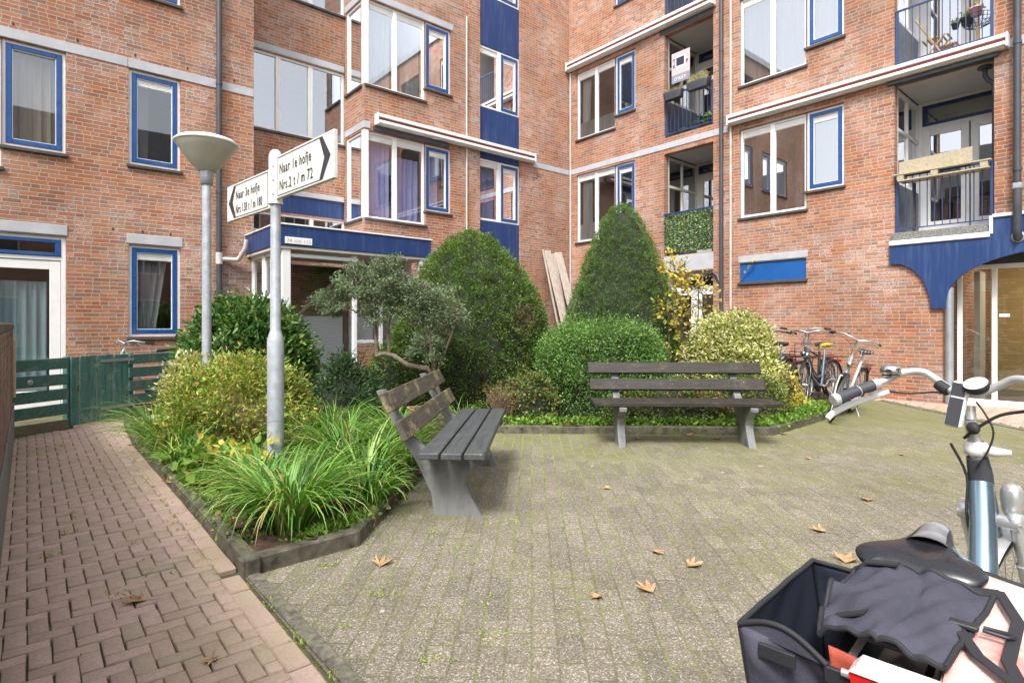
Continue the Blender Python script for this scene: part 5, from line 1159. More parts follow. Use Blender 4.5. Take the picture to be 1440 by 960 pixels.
# paving in the garden behind the fence + leaning boards
gb=MB(); gb.box(FPl.P(.35,.52,-.35),(.42,.03,.014),(FPl.e,UP,FPl.n)); tag(gb.build('white_lath',M['white'],org=FPl.P(.35,.52,-.35)),'white lath lying behind the left part of the green fence','lath')
# house number disc on the fence board
m=MB(); m.lathe([(0,.004),(.035,.004),(.035,0),(.028,-.0)],FPl.P(.33,.62,.016),16,0,(FPl.e,UP,FPl.n)); m.build('number_disc',M['zinc'],fe)
# ------------------------------------------------------------------ low garden wall on the left edge
WD=Vector((-.6465,.7629,0)); W0=Vector((-2.36,2.60,0)); W1=W0+WD*5.05; WN=Vector((.7629,.6465,0))
gw=empty('garden_wall',W0,0,'weathered brick garden wall with a grey plinth along the left edge of the path','wall')
WP=Pl(W0-WD*4.5,WD,WN)
m=MB(); LW=9.55; WP.quad(m,0,LW,0,1.24,0); WP.quad(m,0,LW,0,1.24,-.21); 
m.face([WP.P(LW,0,0),WP.P(LW,0,-.21),WP.P(LW,1.24,-.21),WP.P(LW,1.24,0)],[(0,0),(.21,0),(.21,1.24),(0,1.24)]); m.build('wall_face',M['brick_low'],gw)
m=MB(); WP.box(m,0,LW+.01,1.24,1.31,-.22,.008,0,.01); m.build('coping',M['kerb'],gw)
m=MB(); WP.box(m,0,LW+.012,0,.42,0.0,.012,0,.004); m.build('plinth',M['conc_bench'],gw)
bp=MB(); bp.box(WP.P(LW+.06,.80,-.02),(.045,.02,.33),(WN,WD,UP),0,.005); tag(bp.build('notice_board',M['beige_wood'],org=WP.P(LW+.06,.8,-.02)),'narrow beige board fixed upright at the far end of the garden wall','board')
# ------------------------------------------------------------------ planks leaning in the corner
def plank(u0,z1,lean,w,label,mat='plank',tilt=.0,t=.03):
    b=PA.P(u0-tilt,0,lean); tp=PA.P(u0,z1,.04); d=(tp-b); L=d.length; d.normalize(); n=d.cross(PA.e).normalized(); ee=n.cross(d)
    m=MB(); m.box((b+tp)/2,(w/2,L/2,t/2),(ee,d,n),0,.004); o=m.build('leaning_plank',M[mat],org=(b+tp)/2); tag(o,label,'plank','weathered planks leaning in the building corner'); return o
plank(1.03,3.28,.55,.05,'thin edge plank, leftmost of the leaning grey planks',tilt=.42); plank(.87,3.26,.72,.22,'second leaning plank from the left, darker and knotty',tilt=.42)
plank(.67,3.20,.45,.20,'third leaning plank from the left, set slightly back',tilt=.42); plank(.46,3.25,.80,.27,'rightmost broad pale leaning plank, next to the corner pipe',tilt=.34)
m=MB(); PC.box(m,.42,.62,2.42,2.52,.0,.12,0,.01); m.build('vent_box',M['zinc'],bld)
# ------------------------------------------------------------------ things on the balconies
def onC(name,u,z,off,label,cat,group=None): return empty(name,PC.P(u,z,off),0,label,cat,group)
ivy=onC('ivy_screen',3.74,3.0,-.02,'artificial green and white ivy screen covering the low balcony railing','screen')
rs=np.random.RandomState(3); n=5200; uu=rs.uniform(3.13,4.35,n); zz=rs.uniform(2.98,3.86,n); P_=np.array([tuple(PC.P(a,b,-.02+rs.rand()*.015)) for a,b in zip(uu,zz)])
M['ivy']=leaf_mat('plastic_ivy_leaves',[(0,(.06,.16,.04)),(.3,(.13,.28,.06)),(.55,(.28,.42,.10)),(.75,(.58,.66,.28)),(1,(.80,.82,.52))],cs=9)
leaves('foliage',P_,rs.randn(n,3)*.7+np.array([[-.76,-.65,-.3]])*.8,.05,.035,'ivy',ivy,4)
m=MB(); PC.box(m,3.13,4.35,2.98,3.86,-.030,-.026); m.build('backing_net',M['iron_blue'],ivy)
rb=MB(); 
for i in range(12): x=3.15+(1.18)*i/11; PC.box(rb,x-.006,x+.006,2.96,3.88,.012,.022)
PC.box(rb,3.11,4.37,3.865,3.89,.008,.03); rb.build('front_bars',M['iron_blue'],ivy)
def planter_box(u,z,w,label,plantmat,seed,grass=False):
    e=onC('planter_box',u,z,.09,label,'planter','dark planter boxes on the balcony railing')
    m=MB(); rows=[]
    for zz,s in((0,.86),(.02,.9),(.15,1.0),(.18,1.02),(.18,.94)): 
        rows.append([PC.P(u+math.copysign(abs(math.cos(t))**.4,math.cos(t))*w/2*s,z+zz,.09+math.copysign(abs(math.sin(t))**.4,math.sin(t))*.085*s) for t in np.linspace(0,6.283,28,endpoint=False)])
    m.grid(rows,True); m.cap(rows[0]); m.cap(rows[-1]); m.build('trough',M['grey_plastic'],e)
    rs=np.random.RandomState(seed); n=900; P_=np.array([tuple(PC.P(u+rs.uniform(-w/2,w/2)*.95,z+.17+rs.rand()**2*(.16 if grass else .08),.09+rs.uniform(-.08,.08))) for _ in range(n)])
    leaves('plants',P_,rs.randn(n,3)*.5+np.array([[0,0,1.0 if grass else .4]]),.06 if grass else .03,.008 if grass else .014,plantmat,e,seed)
M['succ']=leaf_mat('dry_sedum',[(0,(.20,.24,.07)),(.5,(.38,.38,.14)),(.8,(.50,.40,.25)),(1,(.45,.25,.20))],cs=12)
M['drygrass']=leaf_mat('pale_dry_grass',[(0,(.25,.27,.10)),(.5,(.45,.43,.2)),(1,(.6,.54,.32))],cs=12)
planter_box(3.42,6.48,.50,'left planter box with low pale sedum on the second floor balcony railing','succ',71); planter_box(4.05,6.52,.54,'right planter box with tufted dry grass on the second floor balcony railing','drygrass',72,True)
# estate agent sign
sg=onC('estate_agent_sign',3.52,7.0,-.05,'pink and grey sale sign hanging in the second floor balcony opening','sign')
a0,a1,z0,z1=3.28,3.76,6.90,7.60
m=MB(); PC.box(m,a0,a1,z0+.19,z1,-.055,-.05); M['pink_sign']=plain('pale_pink_board',(.62,.45,.46),.5,var=.03); M['grey_sign']=plain('lilac_grey_board',(.25,.25,.32),.5,var=.03); M['navy']=plain('navy_print',(.02,.03,.07),.5)
m.build('pink_panel',M['pink_sign'],sg); m=MB(); PC.box(m,a0,a1,z0,z0+.19,-.055,-.05); m.build('grey_panel',M['grey_sign'],sg)
m=MB(); PC.box(m,a0+.10,a0+.36,z0+.33,z0+.59,-.05,-.047); m.build('white_square',M['white'],sg); m=MB(); PC.box(m,a0+.125,a0+.335,z0+.38,z0+.57,-.047,-.044); m.build('navy_square',M['navy'],sg)
for tx,s,x,z,mt in(('T',.13,.03,.47,'navy'),('K',.13,.03,.35,'navy'),('P',.13,.375,.38,'navy'),("O'KEY",.105,.06,.055,'white')): text(tx,s,PC.P(a0+x,z0+z,-.043 if mt=='navy' else -.048),PC.e,UP,M[mt],'lettering',sg,th=.0006)
for tx,s,x,z in(('PEEK',.045,.14,.515),('KOMPAS',.045,.14,.465),('BV',.045,.14,.415)): 
    pass
# potted plants behind the railing
def potted(u,z,off,r,h,label,mat,seed,potmat='grey_plastic',L=.14,W=.02,n=70):
    e=onC('potted_plant',u,z,off,label,'potted plant','potted plants on the balconies'); c=PC.P(u,z,off)
    m=MB(); m.lathe([(0,0),(r*.75,0),(r,h),(r*1.06,h),(r*1.06,h-.02)],c,16); m.build('pot',M[potmat],e)
    rs=np.random.RandomState(seed); P_=np.array([[c.x,c.y,c.z+h]])+rs.randn(n,3)*r*.4; leaves('plant',P_,rs.randn(n,3)*.7+np.array([[0,0,1]]),L,W,mat,e,seed,droop=.3)
potted(3.9,5.70,-.35,.13,.22,'leafy potted plant behind the second floor railing, centre','dark_leaf',1,L=.25,W=.035); potted(4.2,5.70,-.3,.12,.2,'spiky potted plant behind the second floor railing, right','blade',2,L=.28,W=.03)
potted(3.4,5.70,-.35,.15,.18,'dark low potted plant behind the second floor railing, left','dark_leaf',3,L=.12)
M['pink_pot']=plain('pink_ceramic',(.70,.38,.44),.35)
# upper right balcony: stand with plants, chair
st=onC('plant_stand',8.86,5.73,-.42,'round wire plant stand on a wooden leg on the upper right balcony','plant stand'); c=PC.P(8.86,5.73,-.42)
m=MB(); m.lathe([(.12,0),(.12,.02),(0,.02)],c,16); m.tube([c,c+UP*.5],.025,8); m.build('stand_leg',M['teak'],st)
m=MB(); 
for k in range(20): a=k*.314; m.tube([c+UP*.42+Vector((math.cos(a)*.06,math.sin(a)*.06,0)),c+UP*.48+Vector((math.cos(a)*.18,math.sin(a)*.18,0)),c+UP*.60+Vector((math.cos(a)*.20,math.sin(a)*.20,0))],.005,4)
for z,r in((.48,.18),(.54,.19),(.60,.20)): m.tube([c+UP*z+Vector((math.cos(a)*r,math.sin(a)*r,0)) for a in np.linspace(0,6.283,24)],.005,4)
m.build('wire_bowl',M['rubber'],st)
potted(8.84,6.35,-.42,.09,.14,'pink pot of reddish succulents on the wire plant stand','autumn',5,'pink_pot',L=.09,W=.03,n=60); potted(8.55,6.28,-.5,.06,.1,'small green potted plant left of the pink pot','blade',6,L=.08,n=40); potted(8.70,6.3,-.55,.10,.12,'brown leaved potted plant between the small green plant and the pink pot','mix_leaf',7,L=.09,W=.035,n=80)
def folding_chair(u,z,off,label):
    e=onC('folding_chair',u,z,off,label,'chair'); P=PC.P; f=MB()
    for k in(0,.36): 
        f.tube([P(u+.45,z,off+k*.8),P(u,z+.85,off+k*.8)],.014,6); f.tube([P(u+.02,z,off+k*.8),P(u+.42,z+.46,off+k*.8)],.014,6)
    f.build('frame',M['teak'],e); s=MB()
    for i in range(6): s.tube([P(u+.10+i*.07,z+.45,off),P(u+.10+i*.07,z+.45,off+.29)],.016,4)
    s.build('seat',M['teak'],e); b=MB()
    for i in range(4): zz=z+.62+i*.06; x=u+.45-(.45*(zz-z)/.85); b.tube([P(x,zz,off),P(x,zz,off+.29)],.014,4)
    b.build('backrest',M['rubber'],e)
folding_chair(8.02,5.73,-.62,'folded wooden slatted chair leaning on the upper right balcony')
tb=onC('side_table',8.42,5.73,-.6,'low slatted wooden table on the upper right balcony','table'); m=MB()
for i in range(6): PC.box(m,8.26+i*.055,8.305+i*.055,6.02,6.04,-.75,-.40)
m.build('table_top',M['teak'],tb)
for x in(8.28,8.56):
    for o in(-.72,-.44): m=MB(); PC.box(m,x-.015,x+.015,5.73,6.02,o-.015,o+.015); m.build('leg',M['teak'],tb)
# lower right balcony: pallet boards behind / on the railing
bo=onC('board',8.4,3.85,.0,'broad weathered pale board standing on the railing of the lower right balcony','board')
m=MB(); m.box(PC.P(8.38,3.98,.03),(.50,.115,.014),((PC.e+UP*.045).normalized(),UP,PC.n),0,.003); m.build('plank',M['plank_x'],bo)
pa=onC('pallet_shelf',8.47,3.80,.02,'pallet like wooden shelf resting across the railing of the lower right balcony','shelf')
for a,b,z,o in((7.80,9.12,3.855,.06),(7.88,9.10,3.74,.07),(7.88,9.10,3.745,-.12)):
    m=MB(); PC.box(m,a,b,z-.012,z+.012,o-.05,o+.05,0,.003); m.build('slat',M['plank_x'],pa)
for a in(7.86,8.34,8.98): m=MB(); PC.box(m,a,a+.1,3.757,3.842,-.13,.10,0,.004); m.build('block',M['plank_x'],pa)
m=MB(); PC.box(m,8.02,8.06,2.88,3.73,-.22,-.16,0,.003); m.build('prop',M['bark_dark'],pa)
# ------------------------------------------------------------------ bicycles
def torus_pts(R_,r,c,n=40,k=8,m=None,mt=0):
    rows=[]
    for i in range(n+1):
        a=2*math.pi*i/n; d=Vector((math.cos(a),0,math.sin(a))); rows.append([Vector(c)+d*(R_+r*math.cos(b))+Vector((0,r*math.sin(b),0)) for b in np.linspace(0,2*math.pi,k,endpoint=False)])
    m.grid(rows,True,mt)
def wheel(parent,c,Rw=.335,X=None,thick=.020,steel=None,nsp=28):
    X=X or (lambda p:p)
    def bl(m,name,mat,par):
        m.v=[tuple(X(Vector(v))) for v in m.v]; o=m.build(name,mat,None); o.parent=par; return o
    w=empty('wheel',(0,0,0)); w.parent=parent
    m=MB(); torus_pts(Rw-thick,thick,c,48,8,m); t=bl(m,'tyre',M['rubber'],w)
    m=MB(); torus_pts(Rw-thick*2-.006,.009,c,48,6,m); 
    for i in range(nsp):
        a=2*math.pi*i/nsp; s=1 if i%2 else -1; d=Vector((math.cos(a),0,math.sin(a))); h=Vector((math.cos(a+.9*(1 if i%4<2 else -1)),0,math.sin(a+.9*(1 if i%4<2 else -1))))
        m.tube([Vector(c)+h*.025+Vector((0,.025*s,0)),Vector(c)+d*(Rw-thick*2)],.0013,3,cap=False)
    m.tube([Vector(c)+Vector((0,-.05,0)),Vector(c)+Vector((0,.05,0))],.016,10); m.tube([Vector(c)+Vector((0,-.028,0)),Vector(c)+Vector((0,.028,0))],.032,12)
    bl(m,'rim',steel or M['alu'],w); return w
def bicycle(label,loc,heading,lean=0.0,steer=0.0,fcol='zinc',saddle='rubber',step=True,carrier=False,rack=True,barmat='alu',guard='black_plastic',group='parked city bicycles',cat='bicycle',saddle_z=.93,bar_z=1.10,grip='rubber'):
    e=empty('bicycle',(loc[0],loc[1],loc[2] if len(loc)>2 else 0),0,label,cat,group); e.rotation_euler=(lean,0,heading)
    H1=Vector((.40,0,.90)); H0=Vector((.465,0,.64)); ax=(H0-H1).normalized(); Rm=Matrix.Rotation(steer,4,-ax)
    X=lambda p: H1+(Rm@(p-H1))
    def bl(m,name,mat,par=e,st=False):
        if st: m.v=[tuple(X(Vector(v))) for v in m.v]
        o=m.build(name,mat,None); o.parent=par; return o
    rh=Vector((-.46,0,.345)); fh=Vector((.66,0,.345)); bb=Vector((0,0,.29)); st_=Vector((-.19,0,.80)); 
    m=MB()
    m.tube([H1,H0],.026,10); m.tube([bb,st_],.022,10)
    if step: m.tube([H0+Vector((-.01,0,.03)),Vector((.30,0,.43)),Vector((.14,0,.32)),bb],.026,10); m.tube([H1+Vector((.01,0,-.06)),Vector((.28,0,.58)),Vector((.12,0,.44)),Vector((-.06,0,.45))],.015,10)
    else: m.tube([H0,bb],.018,10); m.tube([H1+Vector((0,0,-.03)),st_-Vector((-.02,0,.08))],.016,10)
    for s in(-1,1): m.tube([bb+Vector((0,.03*s,0)),rh+Vector((0,.06*s,0))],.010,6); m.tube([st_+Vector((.03,.012*s,-.12)),rh+Vector((0,.06*s,0))],.008,6)
    bl(m,'frame',M[fcol])
    m=MB()
    for s in(-1,1): m.tube([H0+Vector((0,.05*s,-.02)),H0+Vector((.04,.055*s,-.14)),fh+Vector((0,.055*s,0))],.011,8)
    m.tube([H0+Vector((0,-.055,-.02)),H0+Vector((0,.055,-.02))],.014,8); bl(m,'fork',M[fcol],st=True)
    wheel(e,rh); wheel(e,fh,X=X)
    # mudguards
    for c,a0,a1,stt in((rh,20,200,False),(fh,35,175,True)):
        m=MB(); rows=[]
        for i in range(17):
            a=R(a0+(a1-a0)*i/16); d=Vector((math.cos(a),0,math.sin(a))); rows.append([c+d*(.358-abs(y)*.25)+Vector((0,y,0)) for y in(-.028,-.014,0,.014,.028)])
        m.grid(rows); bl(m,'mudguard',M[guard],st=stt)
    # handlebar
    B=H1+Vector((-.055,0,bar_z-.90)); m=MB(); m.tube([H1,B-Vector((0,0,.02)),B+Vector((.03,0,0))],.013,8)
    for s in(-1,1): m.tube([B+Vector((.03,0,0)),B+Vector((.05,.08*s,.025)),B+Vector((.02,.17*s,.04)),B+Vector((-.07,.25*s,.02)),B+Vector((-.2,.30*s,0))],.011,8)
    hb_=bl(m,'handlebar',M[barmat],st=True)
    for s in(-1,1): m=MB(); m.tube([B+Vector((-.09,.262*s,.018)),B+Vector((-.21,.303*s,-.002))],.017,8); bl(m,'grip',M[grip],hb_,st=True)
    m=MB()
    for s in(-1,1): m.tube([B+Vector((.0,.22*s,.01)),B+Vector((-.03,.26*s,-.025)),B+Vector((-.15,.31*s,-.04))],.006,5)
    bl(m,'brake_lever',M['alu'],hb_,st=True)
    m=MB()
    for s in(-1,1): m.tube([B+Vector((.0,.22*s,.0)),B+Vector((.12,.12*s,-.02)),B+Vector((.13,.02*s,-.14)),H0+Vector((.03,0.02*s,.02))],.003,4)
    bl(m,'cable',M['rubber'],st=True)
    # headlight
    m=MB(); c=H1+Vector((.10,0,-.10)); m.lathe([(0,-.05),(.02,-.045),(.036,0),(.038,.02),(.0,.026)],c,14,0,((0,1,0),(0,0,1),(1,0,0))); m.tube([H1+Vector((0,0,-.12)),c],.006,5); bl(m,'headlight',M['steel'],st=True)
    # saddle
    m=MB(); rows=[]; T=Vector((-.205,0,saddle_z))
    for x,w,z in((-.13,.055,.0),(-.12,.09,.012),(-.07,.105,.018),(0,.075,.01),(.06,.035,.008),(.13,.022,.004),(.15,.010,-.004)):
        rows.append([T+Vector((x,math.cos(t)*w,z+math.sin(t)*(.022 if math.sin(t)>0 else .035))) for t in np.linspace(0,2*math.pi,12,endpoint=False)])
    m.grid(rows,True); m.cap(rows[0]); m.cap(rows[-1]); bl(m,'saddle',M[saddle])
    m=MB(); m.tube([st_,T-Vector((0,0,.02))],.0135,8); bl(m,'seat_post',M['alu'])
    if rack:
        m=MB(); z=.72
        for s in(-1,1): m.tube([(-.22,.05*s,z),(-.36,.06*s,z+.01),(-.72,.06*s,z+.01)],.006,6); m.tube([rh+Vector((0,.065*s,0)),(-.52,.065*s,z)],.006,6)
        for x in(-.36,-.54,-.72): m.tube([(x,-.06,z+.01),(x,.06,z+.01)],.006,6)
        bl(m,'luggage_rack',M['black_plastic'])
        m=MB(); m.box((-.76,0,.66),(.012,.03,.022),None,0,.004); M.setdefault('red_lens',plain('red_reflector_lens',(.55,.02,.02),.2)); bl(m,'rear_light',M['red_lens'])
    if carrier:
        m=MB(); 
        for z in(.78,): 
            for y in(-.16,-.08,0,.08,.16): m.tube([(.50,y,z),(.86,y,z)],.008,6)
            m.tube([(.50,-.17,z),(.86,-.17,z),(.86,.17,z),(.50,.17,z),(.50,-.17,z)],.009,6)
        m.tube([(.50,-.17,.78),(.50,-.17,.97),(.50,.17,.97),(.50,.17,.78)],.008,6); m.tube([(.86,-.17,.78),(.86,-.17,.86),(.86,.17,.86),(.86,.17,.78)],.008,6)
        for s in(-1,1): m.tube([fh+Vector((0,.07*s,0)),(.70,.12*s,.78)],.007,6)
        bl(m,'front_carrier',M['black_plastic'],st=True)
    # cranks, chain case, kickstand
    m=MB(); m.tube([bb+Vector((0,-.07,0)),bb+Vector((0,.07,0))],.018,10)
    for s,a in((-1,R(-35)),(1,R(145))):
        d=Vector((math.cos(a),0,math.sin(a))); m.tube([bb+Vector((0,.06*s,0)),bb+d*.17+Vector((0,.075*s,0))],.009,6); m.box(bb+d*.17+Vector((0,.12*s,0)),(.045,.04,.01),None,0,.003)
    bl(m,'crankset',M['alu'])
    m=MB(); m.box((-.2,-.05,.315),(.30,.014,.045),((1,0,.08),(0,1,0),(-.08,0,1)),0,.012); m.lathe([(0,.014),(.10,.014),(.105,0),(.10,-.014),(0,-.014)],bb+Vector((0,-.05,0)),20,0,((1,0,0),(0,0,1),(0,1,0))); bl(m,'chain_case',M['black_plastic'])
    sgn=1 if lean<=0 else -1
    m=MB(); m.tube([(-.10,.05,.26),(-.16,.17,.03-.0*sgn),(-.13,.20,.02)],.008,6); bl(m,'kickstand',M['alu'])
    return e
def heading(f,r): return math.atan2(f[1]-r[1],f[0]-r[0])
def put(label,front,rear,**k):
    h=heading(front,rear); mx=(front[0]+rear[0])/2-.1*math.cos(h); my=(front[1]+rear[1])/2-.1*math.sin(h)
    return bicycle(label,(mx,my,k.pop('z',0.0)),h,**k)
M['polka']=plain('black_saddle_with_white_spots',(.03,.03,.035),.6)
t=NT('polka_saddle_cover'); v=t.t.nodes.new('ShaderNodeTexVoronoi'); v.inputs['Scale'].default_value=38; v.inputs['Randomness'].default_value=.2; t.l(t.coord('Object'),v.inputs['Vector']); M['polka']=t.out(t.bsdf(t.mix(t.ramp(v.outputs['Distance'],[(.28,1.0),(.32,0.0)]),(.02,.02,.025),(.75,.75,.75)),.5))
M['yellow_cover']=plain('yellow_patterned_saddle_cover',(.66,.50,.05),.6,var=.5,scale=40)
M['light_frame']=plain('pale_grey_bicycle_enamel',(.50,.52,.53),.3,.2,var=.05,coat=.4); M['blue_grey']=plain('blue_grey_bicycle_enamel',(.13,.17,.20),.28,.4,var=.05,coat=.5); M['dark_blue_frame']=plain('dark_blue_bicycle_enamel',(.03,.06,.16),.3,.2,var=.05,coat=.5); M['purple_frame']=plain('purple_bicycle_enamel',(.13,.08,.2),.3,.3,var=.05)
put('pale silver bicycle with a black and white spotted saddle cover, nearest of the parked row',(4.25,7.68),(4.98,8.42),lean=R(-14),steer=R(20),fcol='light_frame',saddle='polka',guard='black_plastic',saddle_z=.93,bar_z=1.12)
put('blue grey step through bicycle with a yellow saddle cover and front carrier',(4.47,8.75),(5.30,9.43),lean=R(3),steer=R(14),fcol='blue_grey',saddle='yellow_cover',carrier=True,guard='black_plastic',bar_z=1.14,z=.03)
put('dark blue bicycle with a black handlebar behind the yellow leaved shrub',(3.95,8.95),(4.75,9.75),lean=R(4),steer=R(8),fcol='dark_blue_frame',barmat='rubber',step=False,bar_z=1.12,z=.03)
put('black bicycle squeezed between the blue grey one and the wall, black saddle',(4.75,9.25),(5.5,9.95),lean=R(5),steer=R(-12),fcol='rubber',step=False,bar_z=1.15,z=.03)
put('dark bicycle with a silver handlebar, furthest left of the row by the wall',(4.0,9.6),(4.85,10.3),lean=R(-3),steer=R(-10),fcol='purple_frame',step=False,bar_z=1.20,z=.03)
put('old grey bicycle standing behind the green fence under the small window',(-5.95,8.35),(-5.25,9.2),lean=R(3),steer=R(20),fcol='zinc',group=None,bar_z=1.02,saddle_z=.9)
# ------------------------------------------------------------------ foreground bicycle
O=Vector((.895,1.25,0)); Fv=Vector((.695,.719,0)); Rv=Vector((.719,-.695,0))
def W(f,r,z,lean=True): return O+Fv*f+Rv*(r+.045*max(0,f-.1)/.54+((.85-z)*.105 if lean else 0))+UP*z
fb=empty('city_bicycle',tuple(O),0,'silver blue city bicycle with saddlebags in the right foreground','bicycle')
M['silverblue']=plain('silver_blue_metallic_frame',(.20,.30,.38),.22,.75,var=.04,coat=.6); M['satin']=plain('satin_silver_tube',(.62,.63,.63),.36,.55,var=.05)
hz=W(.655,0,.90)
m=MB(); m.tube([W(.640,0,.91),W(.652,0,.86)],[.026,.030],20); m.tube([W(.652,0,.86),W(.655,0,.815)],[.030,.029],20); m.build('head_collar',M['grey_plastic'],fb)
m=MB(); m.tube([W(.648,0,.835),W(.60,0,.72),W(.50,0,.56),W(.36,0,.38),W(.20,0,.30)],[.030,.032,.034,.034,.032],20); m.tube([W(.20,0,.29),W(.02,0,.70)],.018,14)
for s in(-1,1): m.tube([W(.20,.04*s,.29),W(-.30,.065*s,.345)],.011,8); m.tube([W(.04,.02*s,.62),W(-.30,.065*s,.345)],.009,8)
m.tube([W(.665,0,.83),W(.70,0,.68)],.026,16)
m.build('frame',M['silverblue'],fb)
SA=R(-17); sF=(Matrix.Rotation(SA,3,'Z')@Fv); sR=(Matrix.Rotation(SA,3,'Z')@Rv); AX0=W(.64,0,.9); AX1=W(.71,0,.66)
def SW(f,r,z):   # steered frame, f ahead of the steering axis
    t=(.9-z)/.24; b=AX0.lerp(AX1,t); return Vector((b.x,b.y,0))+sF*f+sR*r+UP*z
m=MB()
for s in(-1,1): m.tube([SW(.0,.062*s,.73),SW(.01,.062*s,.60)],.016,10); m.tube([SW(.01,.062*s,.60),SW(.03,.062*s,.345)],.021,12)
m.tube([SW(0,-.075,.725),SW(0,.075,.725)],.020,12); m.lathe([(0,.03),(.018,.03),(.02,.0)],SW(0,.062,.725),12); m.lathe([(0,.03),(.018,.03),(.02,.0)],SW(0,-.062,.725),12)
m.build('fork',M['satin'],fb)
fc=SW(.035,0,.345); 
def XF(p): return fc+sF*p.x+sR*(-p.y)+UP*p.z
def XR(p): return W(-.30,0,.345)+Fv*p.x+(Rv*-p.y)+UP*p.z+Rv*(-.105*p.z)
def wheel_w(c,X):
    w=empty('wheel',(0,0,0)); w.parent=fb; o=Vector(fb.location)
    for nm,mt,fn in(('tyre','rubber',0),('rim','alu',1)):
        m=MB()
        if fn==0: torus_pts(.318,.022,(0,0,0),64,10,m)
        else:
            torus_pts(.288,.011,(0,0,0),64,6,m)
            for i in range(36):
                a=2*math.pi*i/36; s=1 if i%2 else -1; d=Vector((math.cos(a),0,math.sin(a))); q=a+.9*(1 if i%4<2 else -1); h=Vector((math.cos(q),0,math.sin(q)))
                m.tube([h*.03+Vector((0,.03*s,0)),d*.285],.0013,4,cap=False)
            m.tube([(0,-.05,0),(0,.05,0)],.03,14)
        m.v=[tuple(X(Vector(v))-o) for v in m.v]; ob=m.build(nm,M[mt],None); ob.parent=w
wheel_w(fc,XF); wheel_w(None,XR)
for X,a0,a1 in((XF,40,170),(XR,15,175)):
    m=MB(); rows=[]
    for i in range(25):
        a=R(a0+(a1-a0)*i/24); d=Vector((math.cos(a),0,math.sin(a))); rows.append([d*(.362-abs(y)*.28)+Vector((0,y,0)) for y in(-.034,-.018,0,.018,.034)])
    m.grid(rows); m.v=[tuple(X(Vector(v))-Vector(fb.location)) for v in m.v]; ob=m.build('mudguard',M['satin'],None); ob.parent=fb
# headlight
c=SW(.055,.045,.795); m=MB(); m.lathe([(0,.038),(.018,.034),(.027,.015),(.028,-.005),(.024,-.040),(.017,-.060),(0,-.065)],c,20); m.tube([c-UP*.07,SW(.02,.05,.735)],.013,10); m.build('headlight',M['satin'],fb)
# stem and bars
m=MB(); m.tube([W(.640,0,.90),W(.632,0,.98),W(.625,-.002,1.02)],[.017,.017,.015],14); m.tube([W(.625,.0,1.02),W(.63,0,1.06)],.014,12); m.build('stem',M['satin'],fb)
m=MB(); m.lathe([(.020,-.02),(.027,-.018),(.030,0),(.027,.018),(.020,.022)],W(.640,0,.935),20)
m.tube([W(.640,0,.935)+sR*.02,W(.640,0,.935)+sR*.055+sF*-.01,W(.640,0,.938)+sR*.085+sF*.0],[.016,.014,.007],12); m.build('clamp_lever',M['white_plastic'],fb)
C=W(.63,-.005,1.095)
def B(l,b,u): return C+sR*l-sF*b+UP*u
m=MB(); L_=[B(-.258,.205,-.03),B(-.228,.12,.0),B(-.195,.06,.025),B(-.16,.02,.052),B(-.115,-.005,.055),B(-.075,-.01,.03),B(-.035,0,.005),B(.0,0,0),B(.035,0,.005),B(.075,-.01,.03),B(.115,-.005,.052),B(.16,.02,.048),B(.20,.06,.02),B(.24,.12,-.005),B(.275,.20,-.03)]
def smooth(P,k=3):
    out=[]; n=len(P)
    for i in range(n-1):
        p0=P[max(i-1,0)];p1=P[i];p2=P[i+1];p3=P[min(i+2,n-1)]
        for j in range(k):
            t=j/k; out.append(.5*((2*p1)+(p2-p0)*t+(2*p0-5*p1+4*p2-p3)*t*t+(3*p1-p0-3*p2+p3)*t*t*t))
    return out+[P[-1]]
m.tube(smooth(L_,5),.0112,14); hb_=m.build('handlebar',M['satin'],fb)
for s in(-1,1):
    m=MB(); q_=.94 if s<0 else 1.0; m.tube([B(.280*s*q_,.212,-.034),B(.262*s*q_,.166,-.018),B(.241*s*q_,.122,.000),B(.228*s*q_,.098,.009)],[.019,.0165,.0165,.018],14); g_=m.build('grip',M['grey_plastic'],hb_)
    m=MB(); m.tube([B(.284*s*q_,.221,-.037),B(.278*s*q_,.206,-.032)],[.018,.021],14); m.tube([B(.251*s*q_,.142,-.008),B(.250*s*q_,.139,-.007)],.0185,14); m.tube([B(.227*s*q_,.096,.010),B(.218*s*q_,.080,.015)],.0185,14); m.build('grip_ring',M['satin'],g_)
    m=MB(); m.tube([B(.225*s,.085,.012),B(.232*s,.075,-.018)],.012,10); m.tube(smooth([B(.20*s,.03,-.012),B(.228*s,.07,-.03),B(.248*s,.11,-.045),B(.265*s,.155,-.060),B(.282*s,.20,-.083),B(.286*s,.218,-.098)],3),[.007]*16,8,flat=1.5); m.build('brake_lever',M['white_alu'],hb_)
m=MB(); m.tube(smooth([B(-.20,.03,-.012),B(-.15,0,-.015),B(-.09,-.01,-.005),B(-.06,.01,-.005)],4),.0028,6)
m.tube(smooth([B(.22,.05,-.01),B(.15,.02,-.03),B(.09,.02,-.05),B(.04,.02,-.09),B(.0,.01,-.13)],4),.0045,8)
m.tube(smooth([B(.03,.01,-.02),B(.055,.02,-.05),B(.075,.02,-.10),B(.06,.02,-.16),B(.03,.01,-.21)],4),.0028,6); m.tube(smooth([B(-.03,.02,-.15),W(.64,-.03,.85),W(.62,-.038,.75),W(.60,-.03,.66)],4),.004,6); m.build('cable',M['rubber'],fb)
# bell
c=B(-.185,.045,.055); m=MB(); m.lathe([(.022,-.012),(.029,-.006),(.030,.006),(.026,.016),(.014,.021),(0,.022)],c,28); m.lathe([(0,-.02),(.026,-.018),(.026,-.012)],c,24); m.build('bell',M['steel'],fb)
